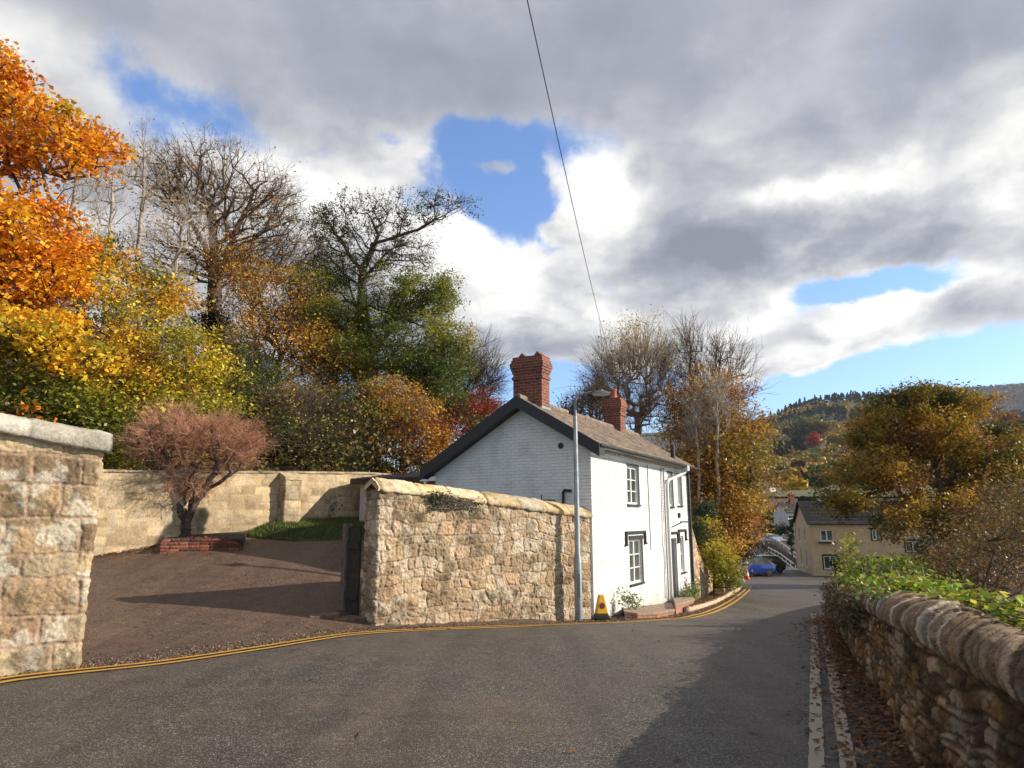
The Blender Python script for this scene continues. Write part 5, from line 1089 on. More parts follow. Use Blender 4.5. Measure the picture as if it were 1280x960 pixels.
ch = box_house('cream_house', 'cream rendered house with dark slate roof and white windows behind the sycamore', (kc[0], 58, kc[2]), az, 12.5, 7, 4.1, 5.8, M['render_cream'],
          [('f', .75, 1.75, 2.55, 3.45), ('f', .85, 1.85, .3, 1.35, 'd'), ('f', 4.7, 5.3, 2.65, 3.5, 'd'), ('f', 4.8, 5.5, .3, 1.2, 'd'), ('f', 7.1, 8.2, 1.75, 2.6, 'd'), ('s', -5.4, -4.6, 2.4, 3.5), ('s', -2.9, -2.2, 2.4, 3.5), ('s', -5.2, -4.4, .3, 1.7), ('s', -2.7, -2.0, .3, 1.7)], chim=[(11.5, 3.5, 5.4, 6.7)])
m = MB(); m.box(.55, 1.95, -.25, -.002, 2.38, 2.5); m.build('window_box', M['black'], ch)
m = MB(); m.tube([(-.06, 6.9, 4.0), (-.06, 6.9, 0)], .05, 6); m.build('downpipe', M['white'], ch)
k = at(986, 664, 96); box_house('small_house', 'small white house with dark roof and brick chimney left of the slate roofed cream house', (k[0], 96, k[2]), R(12), 5.5, 3.4, 2.7, 3.9, M['render_white'], [('f', 2.6, 3.2, 1.3, 2.1)], chim=[(1.9, 1.7, 3.4, 4.9)])
k = at(964, 632, 190); box_house('white_house', 'plain white gabled house seen left of the golden yellow tree', (k[0], 190, k[2]), R(60), 9, 4.6, 5.4, 7.0, M['render_white'], [('s', -2.6, -2.0, 3.6, 4.4)])
k = at(1046, 573, 450); th_ = box_house('terrace', 'far row of white cottages with dark roofs on the hill', (k[0], 450, k[2]), R(2), 26, 6, 3.4, 5.2, M['render_white'], [('f', x, x+1.2, 1.2, 2.4) for x in (1.5, 5, 8.5, 12, 15.5, 19, 22.5)], chim=[(6, 3, 5, 6.4), (14, 3, 5, 6.4), (21, 3, 5, 6.4)])
k = at(1018, 609, 230); box_house('grey_house', 'long low grey roofed building just right of the golden yellow tree', (k[0], 230, k[2]), R(3), 5, 6, 2.4, 3.6, M['render_cream'], [('f', 1.5, 2.6, .8, 1.7)])
# low outbuilding left of the cottage
def outbuilding():
    z0 = -.6; a, b = 1.1, 7.9; x, y, _ = hw(a, b, 0); h = thing('outbuilding', 'low outbuilding with shallow slate roof and black fascia tucked against the cottage gable', 'shed', (x, y, z0), HA-math.pi/2)
    w = MB(); w.box(0, 3.1, 0, 2.6, -.6, 1.66); w.build('wall', plain('pink_wash', (.5, .4, .36), .8), h)
    tile_roof('roof', -.15, 3.25, (-.25, 1.74), (2.8, 2.12), h, [(.17, .15, .14), (.13, .12, .115), (.2, .17, .15)], .3, .22, seed=8)
    f = MB(); f.box(-.15, 3.25, -.30, -.262, 1.58, 1.74); f.build('fascia', M['black'], h)
    f = MB(); f.box(2.5, 3.4, -.42, -.305, 1.60, 1.72); f.box(2.62, 2.70, -.40, -.31, 1.2, 1.60); f.build('gutter', M['white'], h)
outbuilding()
# ------------------------------------------------------------------ retaining wall, kerb, step beyond the cottage
def path_wall(name, label, pts, zt, spec, res, th=.35, cap=True, palc=None):
    p, s = resample(np.array(pts), res); org = np.array([*p[0], float(G(*p[0]))]); t = thing(name, label, 'wall', org); t['kind'] = 'thing'
    seg = np.concatenate([[0], np.cumsum(np.linalg.norm(np.diff(np.array(pts), axis=0), axis=1))]); z = np.interp(s, seg, zt)
    stone_mesh('stonework', p, p, np.minimum(G(p[:, 0], p[:, 1])-.2, z-.2), z, res, spec, t, False, org)
    if cap: sweep_coping('coping', p, z-.01, np.array([(-.01, 0), (-.03, .03), (.0, .09), (th/2, .13), (th, .09), (th+.03, .0), (th+.03, -.3)]), dict(w=(.25, .5), joint=.02, depth=.02, off=.02, rough=.04, seed=6, pal=spec['pal'], lichen=.3), t, org)
    return t
rs = dict(rows=(.12, .24), w=(.14, .4), warp=.1, seed=61, joint=.018, depth=.03, bulge=.02, rough=.05, fine=.02, pal=[(.42, .29, .17), (.5, .36, .22), (.36, .24, .14), (.46, .26, .15)], mcol=(.34, .24, .16), lichen=.3, dark=.4, mort=.7)
w0 = np.array(hw(8.75, -.02, 0)[:2]); w1 = gp(883, 747)[:2]; w2 = gp(901, 736)[:2]; w3 = gp(908, 731)[:2]
z1 = at(881, 712, w1[1])[2]; z2 = at(899, 722, w2[1])[2]
path_wall('retaining_wall', 'sandstone retaining wall stepping steeply down from the far corner of the cottage', [w0, w0*.5+w1*.5, w1, w2, w3, w3+[-1.5, 1.2]], [-.25, (-.25+z1)/2-.1, z1, z2, z2-.2, z2-.2], rs, .035)
def kerb():
    px = [(862, 765.5), (880, 760.5), (895, 755), (908, 748), (918, 742), (926, 737), (929, 733)]; inn = [(860, 759), (872, 754), (883, 748.5), (892, 743), (899, 738.5), (905, 734), (908, 731)]
    o = np.array([gp(*q)[:2] for q in px]); i_ = np.array([gp(*q)[:2] for q in inn]); o, _ = resample(o, .1); o = smooth2(o, 12); i_, _ = resample(i_, .1)
    T = np.gradient(o, axis=0); T /= np.linalg.norm(T, axis=1)[:, None]; N = np.stack([T[:, 1], -T[:, 0]], 1)
    prof = [(0.02, -.06), (.0, .10), (-.02, .125), (-.14, .125), (-.15, -.05)]
    V = np.stack([np.concatenate([o+N*a, (G(o[:, 0], o[:, 1])+b)[:, None]], 1) for a, b in prof], 1); n, m = V.shape[:2]; a = np.arange(n-1)[:, None]*m+np.arange(m-1)[None, :]
    F = np.stack([a, a+m, a+m+1, a+1], -1).reshape(-1, 4); F = np.vstack([F, [[0, 1, 3, 4]], [[(n-1)*m+4, (n-1)*m+3, (n-1)*m+1, (n-1)*m]]]); npmesh('kerb', V.reshape(-1, 3), F, plain('kerb_stone', (.40, .31, .22), .85, 0, .3, 12, .006))['kind'] = 'structure'
    oo = o-N*.15; u = np.linspace(0, 1, len(oo)); ii = np.stack([np.interp(u, np.linspace(0, 1, len(i_)), i_[:, q]) for q in (0, 1)], 1); t = np.linspace(0, 1, 8)[None, :, None]; XY = oo[:, None]*(1-t)+ii[:, None]*t
    Z = G(XY[..., 0], XY[..., 1])+.118; n, m = XY.shape[:2]; a = np.arange(n-1)[:, None]*m+np.arange(m-1)[None, :]; F = np.stack([a, a+m, a+m+1, a+1], -1).reshape(-1, 4)
    npmesh('pavement', np.concatenate([XY, Z[..., None]], -1).reshape(-1, 3), F, M['soil'])['kind'] = 'structure'
    return o, ii
KO, KI = kerb()
def step():
    M['brickred'] = brickmat('worn_step_brick', (.40, .15, .09), (.30, .13, .09), (.3, .24, .19)); top = plain('step_top', (.27, .19, .135), .9, 0, .35, 9, .01)
    def plat(name, label, px, back, hh, cat='step'):
        o = [gp(*q)[:2] for q in px]; org = (*o[0], float(G(*o[0]))); t = thing(name, label, cat, org); t['kind'] = 'thing'
        zt = lambda p: float(roadz(p[1]))+hh; n = len(o); m = MB(); bk = [hw(a, -.01, 0)[:2] for a in back]; poly = list(o)+list(reversed(bk))
        m.add([(*p, float(G(*o[0]))-.9) for p in poly]+[(*p, zt(p)-.06) for p in poly], [(i, (i+1) % len(poly), (i+1) % len(poly)+len(poly), i+len(poly)) for i in range(len(poly))]+[tuple(range(len(poly), 2*len(poly)))])
        m.build('brickwork', M['brickred'], t, off=tuple(-np.array(org)))
        c = np.mean(np.array(poly), 0); m = MB(); q = [tuple(np.array(p)+(np.array(p)-c)/np.linalg.norm(np.array(p)-c)*.03) for p in poly]
        m.add([(*p, zt(p)-.058) for p in q]+[(*p, zt(p)) for p in q], [(i, (i+1) % len(q), (i+1) % len(q)+len(q), i+len(q)) for i in range(len(q))]+[tuple(range(len(q), 2*len(q))), tuple(range(len(q)))[::-1]]); m.build('capping', top, t, bevel=.01, off=tuple(-np.array(org)))
        return zt
    z1 = plat('brick_step', 'long low step of worn red brick along the foot of the cottage front', [(781, 771), (797, 774), (822, 772.5), (843, 768)], [1.95, 3.0, 4.6, 6.1], .12)
    z2 = plat('brick_planter', 'raised red brick planter edge by the cottage door', [(845, 768), (858, 764), (868, 759.5)], [6.3, 7.5, 8.5], .24, 'planter')
    return -2.4, -2.42
ZS1, ZS2 = step()
def railing():
    a = np.array(hw(8.72, -.28, 0)); b_ = np.array([*gp(884, 751)[:2], 0]); z0 = float(G(*a[:2])); z1_ = float(G(*b_[:2])); t = thing('railing', 'short black iron railing with curved top at the far corner of the cottage', 'railing', (*a[:2], z0)); m = MB()
    n = 9; P = []
    for i in range(n):
        u = i/(n-1); p = a*(1-u)+b_*u; g = z0*(1-u)+z1_*u; h = 1.15-.42*u; m.tube([(p[0]-a[0], p[1]-a[1], g-z0), (p[0]-a[0], p[1]-a[1], g-z0+h)], .011 if 0 < i < n-1 else .02, 6); P.append((p[0]-a[0], p[1]-a[1], g-z0+h-.02))
    m.build('baluster', M['black'], t); r = MB(); r.tube(P, .016, 6); r.tube([(p[0], p[1], p[2]-.85+.3*i/(n-1)) for i, p in enumerate(P)], .012, 6); r.build('handrail', M['black'], t)
railing()
# ------------------------------------------------------------------ street lamp
def lamp():
    p = Q0+wd*((1.385+2.42)/.77)-wn*.17; p = np.array([1.43, 15.32]); g = float(G(*p)); H = at(717, 520, 15.3)[2]-g
    t = thing('street_lamp', 'tall galvanised steel street lamp with curved arm in front of the sandstone wall', 'street lamp', (*p, g))
    m = MB(); m.lathe([(.085, -.2), (.085, 1.25), (.062, 1.35), (.055, H*.6), (.045, H)], 16); m.build('post', M['steel'], t, smooth=True)
    m = MB(); pts = [(0, 0, H-.02), (0, 0, H+.28)]+[(.16*(1-math.cos(k)), 0, H+.30+.2*math.sin(k)) for k in (.4, .8, 1.15)]+[(.32, 0, H+.54), (.40, 0, H+.56)]; m.tube(pts, [.04, .036, .034, .032, .03, .028, .026], 10); m.build('arm', plain('lamp_grey', (.16, .17, .18), .5, .3), t, smooth=True)
    # shallow dish lantern
    m = MB(); n = 20; prof = [(.0, .07), (.04, .07), (.05, .045), (.12, .03), (.2, -.01), (.23, -.035)]; m.lathe(prof, n, (.60, 0, H+.55)); m.V = [(x, y*.62, z) for x, y, z in m.V]; l = m.build('lantern', plain('lantern_grey', (.12, .13, .135), .45, .3), t, smooth=True)
    m = MB(); m.lathe([(.21, -.036), (.18, -.065), (.08, -.08), (0, -.082)], n, (.60, 0, H+.55)); m.V = [(x, y*.6, z) for x, y, z in m.V]; m.build('diffuser', plain('lamp_bowl', (.5, .5, .48), .25), l, smooth=True)
    m = MB(); m.box(-.14, -.04, -.03, .03, H+.05, H+.12); m.tube([(-.15, 0, H+.16), (-.05, 0, H+.02)], .02, 6); m.build('bracket', M['black'], t)
    m = MB(); m.box(-.035, .035, -.088, -.0835, .45, .95); m.build('access_door', plain('door_grey', (.22, .23, .24), .5, .4), t, bevel=.004)
lamp()
# ------------------------------------------------------------------ cones
def noparking_cone():
    p = gp(752, 775.5); t = thing('traffic_cone', 'yellow no waiting cone with red and blue roundel on a black base beside the lamp', 'cone', (p[0], p[1], p[2]+.012), R(8))
    m = MB(); m.extr([(-.19, -.13), (-.13, -.19), (.13, -.19), (.19, -.13), (.19, .13), (.13, .19), (-.13, .19), (-.19, .13)], 'z', 0, .06); m.build('base', M['black'], t, bevel=.008)
    m = MB(); a, b_ = .135, .055; H = .50; f = lambda r, z: [(-r, -r*.8, z), (r, -r*.8, z), (r, r*.8, z), (-r, r*.8, z)]; m.hexa(f(a+.01, .06), f(a-.01, .12)); m.V = m.V
    m.build('skirt', M['black'], t, bevel=.01)
    m = MB(); m.hexa(f(a-.008, .121), f(b_, H)); m.build('cone_body', plain('cone_yellow', (.80, .42, .02), .45, 0, .08), t, bevel=.018)
    # roundel lies on the sloping front face
    sl = (a-.008-b_)*.8/(H-.121)
    for nm, r0, mt, off in (('roundel', .062, plain('sign_red', (.42, .03, .02), .5), .004), ('roundel_centre', .044, plain('sign_blue', (.10, .035, .05), .5), .0075)):
        m = MB(); V = []; n = 24
        for k in range(n): x = r0*math.cos(k/n*6.2832); zz = .285+r0*math.sin(k/n*6.2832); V.append((x, -((a-.008)-(zz-.121)*(a-.008-b_)/(H-.121))*.8-off, zz))
        m.add(V+[(x, y+.003, z) for x, y, z in V], [tuple(range(n))]+[(i, i+n, (i+1) % n+n, (i+1) % n) for i in range(n)]); m.build(nm, mt, t)
    p = gp(934, 725); t = thing('traffic_cone', 'orange and white traffic cone standing before the blue car', 'cone', (p[0], p[1], p[2]+.012))
    m = MB(); m.box(-.25, .25, -.25, .25, 0, .05); m.build('base', plain('cone_base', (.45, .06, .02), .5), t, bevel=.01)
    m = MB(); m.lathe([(.19, .05), (.145, .3)], 16); m.lathe([(.105, .55), (.04, .9), (.03, .92)], 16); m.build('cone_body', plain('cone_orange', (.65, .05, .02), .5), t)
    m = MB(); m.lathe([(.146, .3), (.107, .55)], 16); m.build('reflective_sleeve', M['white'], t)
noparking_cone()
# ------------------------------------------------------------------ cars
def car(name, label, loc, rz, paint, L=3.95, W=1.72, H=1.48, group='parked cars', roofm=None):
    t = thing(name, label, 'car', loc, rz, group)    # nose towards +x
    pm = plain(name+'_paint', paint, .22, .1, .03, 2); pm.node_tree.nodes['Principled BSDF'].inputs['Coat Weight'].default_value = .6
    sx = [0, .05, .16, .30, .62, .9, 1.3, 1.9, 2.45, 2.85, 3.2, 3.6, 3.85, 3.95]; sx = [x*L/3.95 for x in sx]
    belt = [.60, .78, .90, .93, .95, .96, .96, .95, .94, .92, .86, .76, .66, .55]
    roof = [.61, .80, .94, 1.10, 1.38, 1.45, 1.48, 1.47, 1.38, 1.10, .90, .80, .69, .56]; roof = [r*H/1.48 if r > 1 else r for r in roof]
    low = [.40, .32, .26, .24]+[.22]*6+[.24, .26, .30, .38]; hwid = [.70, .80, .84, .86]+[.86]*6+[.85, .82, .74, .62]
    B = MB(); gl = MB(); R_ = MB(); rings = []
    for x, b_, r, l, w in zip(sx, belt, roof, low, hwid):
        w = w*W/1.72; tw = w-.05-.38*max(0, r-b_)*.8; rings.append([(x, -w*.92, l), (x, -w, l+.12), (x, -w*1.01, (l+b_)/2+.05), (x, -w*.97, b_), (x, -tw, r-.03), (x, -tw*.72, r+.01), (x, tw*.72, r+.01), (x, tw, r-.03), (x, w*.97, b_), (x, w*1.01, (l+b_)/2+.05), (x, w, l+.12), (x, w*.92, l)])
    n = len(sx)
    def arch(xc): return [i for i in range(n)]
    for i in range(n-1):
        a, c = rings[i], rings[i+1]
        for k in range(12):
            k2 = (k+1) % 12; f = [a[k], c[k], c[k2], a[k2]]; mb = B
            glass_side = k in (3, 7) and 3 <= i <= 9; shield = k in (4, 5, 6) and (i in (2, 3) or i in (8,))
            if glass_side or (k in (4, 5, 6) and i in (2, 3, 8)): mb = gl
            mb.add(f, [(0, 1, 2, 3)])
    for r in (rings[0], rings[-1]): B.add(r, [tuple(range(12))])
    cx = L/2; 
    for mb in (B, gl): mb.V = [(x-cx, y, z) for x, y, z in mb.V]
    body = B.build('body', pm, t); gl.build('window', M['glass'], t)
    if roofm:
        q = MB(); 
        for i in range(4, 8):
            a, c = rings[i], rings[i+1]; q.add([(p[0]-cx, p[1], p[2]+.006) for p in (a[4], c[4], c[5], a[5], a[6], c[6], c[7], a[7])], [(0, 1, 2, 3), (3, 2, 5, 4), (4, 5, 6, 7)])
        q.build('roof_panel', roofm, t)
    for wx in (-L/2+.68, L/2-.78):
        for sy in (-1, 1):
            y = sy*(W/2-.09); m = MB(); m.lathe([(.19, -.10), (.30, -.10), (.32, -.06), (.32, .06), (.30, .10), (.19, .10)], 24); m.V = [(wx+x, y+z, .32+yy) for x, yy, z in m.V]; ty = m.build('wheel', plain('tyre_rubber', (.02, .02, .02), .9), t)
            m = MB(); m.lathe([(.195, -.085), (.195, .085)], 20)
            for k in range(5):
                an = k*1.2566; dx, dz = math.cos(an), math.sin(an); m.hexa([(dx*.03-dz*.025, dz*.03+dx*.025, .086), (dx*.18-dz*.02, dz*.18+dx*.02, .086), (dx*.18+dz*.02, dz*.18-dx*.02, .086), (dx*.03+dz*.025, dz*.03-dx*.025, .086)], [(dx*.03-dz*.025, dz*.03+dx*.025, .10), (dx*.18-dz*.02, dz*.18+dx*.02, .10), (dx*.18+dz*.02, dz*.18-dx*.02, .10), (dx*.03+dz*.025, dz*.03-dx*.025, .10)])
            m.V = [(wx+x, y+z*sy, .32+yy) for x, yy, z in m.V]; m.build('rim', M['steel'], ty)
    for sy in (-1, 1):
        m = MB(); m.box(-L/2-.005, -L/2+.16, sy*(W/2-.17)-.11, sy*(W/2-.17)+.11, .74, .90); m.build('tail_light', plain('tail_red', (.45, .02, .02), .3), t, bevel=.03)
        m = MB(); m.box(L/2-.30, L/2-.04, sy*(W/2-.27)-.14, sy*(W/2-.27)+.14, .60, .74); m.build('headlight', plain('lamp_glass', (.7, .7, .72), .15), t, bevel=.04)
        m = MB(); m.box(L/2-1.25, L/2-1.1, sy*(W/2+.08)-.09, sy*(W/2+.08)+.09, .95, 1.08); m.build('wing_mirror', pm, t, bevel=.03)
    m = MB(); m.box(-L/2-.012, -L/2+.02, -.26, .26, .52, .63); m.build('number_plate', plain('plate_yellow', (.7, .55, .05), .5), t)
    m = MB(); m.box(L/2-.06, L/2+.012, -.26, .26, .42, .52); m.build('number_plate', M['white'], t)
    return t
pb = at(937, 721, 57.5); zc = lambda p: float(G(p[0], p[1]))+.02
car('parked_car', 'bright blue hatchback parked side on behind the orange and white cone', (pb[0], 57.5, zc(pb)), math.pi+R(12), (.004, .035, .24), roofm=M['black'])
pb = at(953, 719, 61.2); car('parked_car', 'dark car with pale roof parked just behind the blue hatchback', (pb[0], 61.4, zc(pb)), math.pi+R(14), (.02, .022, .03), roofm=plain('silver_roof', (.5, .52, .54), .3))
pb = at(964, 682, 88); car('parked_car', 'silver grey car facing the camera at the top of the far lane', (pb[0], 88, pb[2]), math.pi*1.5+R(22), (.22, .25, .30), L=4.1)
# rails beside the lane in front of the cream house
def lane_rail(label, pts, n):
    A = [np.array(at(*p)) for p in pts]; o = A[0]; t = thing('handrail', label, 'railing', tuple(o), 0, 'handrails beside the far lane'); m = MB(); P, s = resample(np.array(A), .2); idx = np.linspace(0, len(P)-1, n).astype(int)
    for i in idx: m.tube([P[i]-o, P[i]-o-[0, 0, 1.0]], .05, 6)
    m.build('post', M['steel'], t); m = MB(); m.tube([p-o for p in P[::4]], .05, 6); m.tube([p-o-[0, 0, .45] for p in P[::4]], .045, 6); m.build('rail', plain('pale_rail', (.5, .48, .44), .5), t)
lane_rail('pale tubular handrail running down the lane nearest the road', [(960, 684, 80), (975, 692, 73), (994, 706, 66)], 8)
lane_rail('pale tubular handrail higher up against the cream house', [(970, 674, 84), (984, 684, 76), (995, 692, 70)], 6)
# bank under the rails
def bank():
    n = 24; P = np.array([at(x, y, Y) for x, y, Y in [(952, 684, 86), (963, 690, 80), (977, 700, 73), (997, 713, 66.5)]]); p, _ = resample(P, .5); q = p+np.array([2.2, 3.5, .9]); q2 = q+[6, 8, .6]; p0 = p.copy(); p0[:, 2] -= 2; V = np.stack([p0, p+[0, 0, .25], q, q2], 1); k, m_ = V.shape[:2]; a = np.arange(k-1)[:, None]*m_+np.arange(m_-1)[None, :]
    F = np.stack([a, a+1, a+m_+1, a+m_], -1).reshape(-1, 4); npmesh('bank', V.reshape(-1, 3), F, M['soil'], None, None, True)['kind'] = 'structure'
bank()
# ------------------------------------------------------------------ gate, threshold, grass
def gate():
    a = Q0+wn*.55-wd*.02; b_ = Q0+wn*.98-wd*.04; g = float(G(*a)); t = thing('gate', 'dark boarded timber gate folded back against the end of the sandstone wall', 'gate', (*a, g)); d = (b_-a); L = np.linalg.norm(d); an = math.atan2(d[1], d[0])
    t.rotation_euler = (0, 0, an); H = at(440, 655, 13.2)[2]-g; m = MB()
    for i in range(6): m.box(i*L/6+.003, (i+1)*L/6-.003, -.02, .02, .04, H-.05)
    m.build('boards', plain('dark_timber', (.035, .028, .022), .85, 0, .4, 12, .01), t); m = MB(); m.box(0, L, .021, .06, .3, .42); m.box(0, L, .021, .06, H-.45, H-.33); m.build('brace', plain('dark_brace', (.03, .025, .02), .85), t)
    m = MB(); m.box(L+.005, L+.15, -.07, .07, -.1, H); m.build('post', plain('gate_post', (.14, .11, .09), .85, 0, .3, 10, .01), t, bevel=.01)
gate()
def slabs():
    rng = random.Random(4); gm = plain('threshold_stone', (.17, .11, .075), .9, 0, .45, 8, .015)
    for i, (c, w, d, lab) in enumerate([((446, 774), .85, .36, 'worn flat threshold stone at the foot of the sandstone wall end'), ((405, 771), .6, .3, 'cracked smaller stone slab left of the threshold stone')]):
        p = gp(*c); t = MB(); z = .045; n = 10; poly = [((w/2)*math.cos(k/n*6.283)*(1+rng.uniform(-.08, .12)), (d/2)*math.sin(k/n*6.283)*(1+rng.uniform(-.1, .15))) for k in range(n)]
        t.extr(poly, 'z', -.06, z); o = t.build('stone_slab', gm, None, bevel=.012); o.location = p; o.rotation_euler = (R(1), R(-2), R(30)); tag(o, lab, 'slab', 'stones at the drive threshold')
slabs()
def grass():
    inn = np.array((BWD[1], -BWD[0])); rng = np.random.default_rng(5); s = np.linspace(3.7, 10.5, 50)[:, None]; u = np.linspace(0, 1, 12)[None, :]; w = np.interp(s, [3.7, 4.5, 7, 10.5], [.5, 1.3, 1.7, 1.7])
    X = BW0[0]+BWD[0]*s+inn[0]*w*u; Y = BW0[1]+BWD[1]*s+inn[1]*w*u; Z = G(X, Y)+.26*sst(1-u, 0, .35)*sst(s, 3.6, 4.6)+.02+.05*(fbm(P3(X*3, Y*3), 7)-.5)
    n, m = X.shape; a = np.arange(n-1)[:, None]*m+np.arange(m-1)[None, :]; F = np.stack([a, a+m, a+m+1, a+1], -1).reshape(-1, 4); npmesh('grass_bank', np.stack([X, Y, Z], -1).reshape(-1, 3), F, plain('turf_soil', (.06, .07, .02), .95, 0, .4, 5, .02), None, None, True)['kind'] = 'structure'
    k = 16000; ss = rng.uniform(3.75, 10.4, k); uu = rng.uniform(.0, .98, k); ww = np.interp(ss, [3.7, 4.5, 7, 10.5], [.5, 1.3, 1.7, 1.7]); x = BW0[0]+BWD[0]*ss+inn[0]*ww*uu; y = BW0[1]+BWD[1]*ss+inn[1]*ww*uu; z = G(x, y)+.26*sst(1-uu, 0, .35)*sst(ss, 3.6, 4.6)+.02
    h = rng.uniform(.04, .12, k); an = rng.uniform(0, 6.28, k); wv = .008; lean = rng.normal(0, .035, (k, 2)); b0 = np.stack([x-np.cos(an)*wv, y-np.sin(an)*wv, z-.01], 1); b1 = np.stack([x+np.cos(an)*wv, y+np.sin(an)*wv, z-.01], 1); t0 = np.stack([x+lean[:, 0], y+lean[:, 1], z+h], 1); t1 = t0+[.002, 0, -.004]
    V = np.stack([b0, b1, t1, t0], 1).reshape(-1, 3); npmesh('grass', V, np.arange(4*k).reshape(-1, 4), M['leaf'], None, np.repeat(pal_pick(rng, [(.05, .09, .015), (.11, .16, .03), (.22, .22, .05)], .5, k), 4, 0))['kind'] = 'stuff'
grass()
# ------------------------------------------------------------------ small plants, ivy, brambles
def clump(name, label, cat, pts, n, size, spread, pal, stems=0, up=.5, group=None, seed=1, leaf='leaf', org=None, flowers=None, sr=.004):
    rng = np.random.default_rng(seed); pts = np.asarray(pts, float); org = np.array(org if org is not None else pts[0]); t = thing(name, label, cat, tuple(org), 0, group)
    ci = rng.integers(0, len(pts), n); c = pts[ci]+rng.normal(0, 1, (n, 3))*np.array(spread); c[:, 2] = np.maximum(c[:, 2], org[2]+.01) if org is pts else c[:, 2]
    V, F = leaf_quads(c, rng, size, .75, up); npmesh('leaves', V, F, M[leaf], t, np.repeat(pal_pick(rng, pal, rng.uniform(0, 1, n), n), 4, 0), False, org)
    if stems:
        s = c[rng.integers(0, n, stems)]; b0 = pts[rng.integers(0, len(pts), stems)]*[1, 1, 1]; b0 = b0*.9+org*.1; V, F = prisms(b0, s, np.full(stems, sr), np.full(stems, sr*.6), 3); npmesh('stems', V, F, M['twig'], t, None, False, org)
    if flowers:
        m = flowers[1]; c2 = pts[rng.integers(0, len(pts), m)]+rng.normal(0, 1, (m, 3))*np.array(spread)+[0, 0, spread[2]*1.4]; V, F = leaf_quads(c2, rng, .05, .9, .6); npmesh('flowers', V, F, M[leaf], t, np.repeat(pal_pick(rng, [flowers[0]]*2, .5, m), 4, 0), False, org)
    return t
WG = [(.06, .12, .02), (.12, .22, .03), (.18, .26, .05)]
for i, (px, py, n, sp, lab) in enumerate([(491, 779, 160, .10, 'bright green weed tuft at the left foot of the sandstone rubble wall'), (586, 777, 60, .06, 'small green weed at the middle foot of the sandstone rubble wall'), (668, 734, 40, .05, 'dark fern growing from a joint low in the sandstone rubble wall'), (842, 760, 90, .08, 'green weeds on the brick step below the pale downpipe')]):
    p = gp(px, py) if i != 2 else at(668, 734, 14.55); p = np.array(p)+[0, 0, .05]
    if i == 3: p = np.array(hw(5.9, -.2, ZS1+.05))
    clump('weed', lab, 'plant', [p], n, .035, (sp, sp*.5, sp*.6), WG if i != 2 else DARKG[1:], 12, group='weeds at the wall foot', seed=300+i)
p = np.array(hw(1.35, -.28, -2.05)); clump('leafy_plant', 'leafy green plant growing between the yellow cone and the brick step', 'plant', [p, p+[.1, 0, .12], p+[-.05, 0, .22], p+[.25, 0, .05]], 420, .05, (.10, .08, .10), WG, 30, seed=310)
pp = [np.array(hw(a, -.25, ZS2+.14+.06*math.sin(a*7))) for a in np.linspace(6.75, 8.3, 7)]; clump('flower_bed', 'green bedding plants with pink flowers in the brick planter by the door', 'plant', pp, 1100, .05, (.12, .10, .10), WG, 60, seed=311, flowers=((.55, .10, .16), 26))
p = np.array(hw(6.75, -.3, ZS2+.5)); clump('potted_rose', 'tall stem with pink blossom at the cottage door', 'plant', [p, p-[0, 0, .25]], 60, .04, (.05, .05, .12), WG, 20, seed=312, flowers=((.5, .08, .12), 18))
q = at(408, 640, float(BW0[1]+BWD[1]*6.3)); q = np.array([*(BW0+BWD*6.35-np.array((-BWD[1], BWD[0]))*.06), q[2]]); clump('wall_shrub', 'small spindly shrub growing out of the cream wall above the grass', 'plant', [q+[0, 0, k] for k in (-.35, -.1, .1, .3, .45)], 110, .06, (.13, .08, .09), [(.10, .08, .06), (.14, .12, .06), (.06, .07, .03)], 14, seed=313, sr=.006)
rng0 = np.random.default_rng(8)
iv = [np.array([*(Q0+wd*a-wn*rng0.uniform(.02, .07)), float(ZT(a))+rng0.uniform(-.22, .12)*(1 if a < 1.5 else .8)-.02]) for a in np.concatenate([rng0.uniform(1.0, 2.35, 60), rng0.uniform(1.05, 1.5, 20)])]
clump('ivy', 'straggling grey green ivy hanging from the coping of the sandstone rubble wall', 'plant', iv, 1500, .035, (.05, .03, .035), [(.03, .045, .025), (.07, .09, .05), (.14, .15, .10)], 160, seed=314, org=iv[0])
def wall_top(y, back, up):
    x = float(np.interp(y, RWp[:, 1], RWp[:, 0])); z = float(np.interp(y, [-3, 3.4, 5, 8.7, 14.2, 20, 24], [-.83, -.83, -.76, -1.0, -1.42, -1.9, -2.3])); return np.array([x+back*.93, y-back*.36, z+up])
BR = [wall_top(y, b, u) for y, b, u in zip(rng0.uniform(6.4, 15.5, 420), rng0.uniform(.15, .95, 420), rng0.uniform(.06, .24, 420))]+[wall_top(y, b, u) for y, b, u in zip(rng0.uniform(10, 14, 120), rng0.uniform(.3, 1.1, 120), rng0.uniform(.25, .55, 120))]
clump('bramble', 'thick bright green and yellow bramble spreading over the far part of the rubble wall', 'plant', BR, 17000, .052, (.10, .10, .06), [(.05, .10, .015), (.12, .22, .02), (.24, .32, .03), (.42, .42, .04), (.20, .14, .04)], 700, seed=320, org=wall_top(10, .3, 0))
TR = [wall_top(y, b, u) for y, b, u in zip(rng0.uniform(3.0, 8.2, 150), rng0.uniform(.40, .60, 150), rng0.uniform(.13, .24, 150))]
clump('bramble', 'trailing strand of lime green and yellow leaves along the nearer rubble wall coping', 'plant', TR, 1700, .06, (.05, .09, .03), [(.10, .20, .02), (.30, .40, .03), (.55, .52, .04), (.14, .10, .04)], 160, seed=321, org=wall_top(5, .55, 0), up=.9)
HG = [wall_top(y, b, u) for y, b, u in zip(rng0.uniform(7.5, 14.5, 200), rng0.uniform(-.14, .0, 200), rng0.uniform(-.32, .12, 200))]
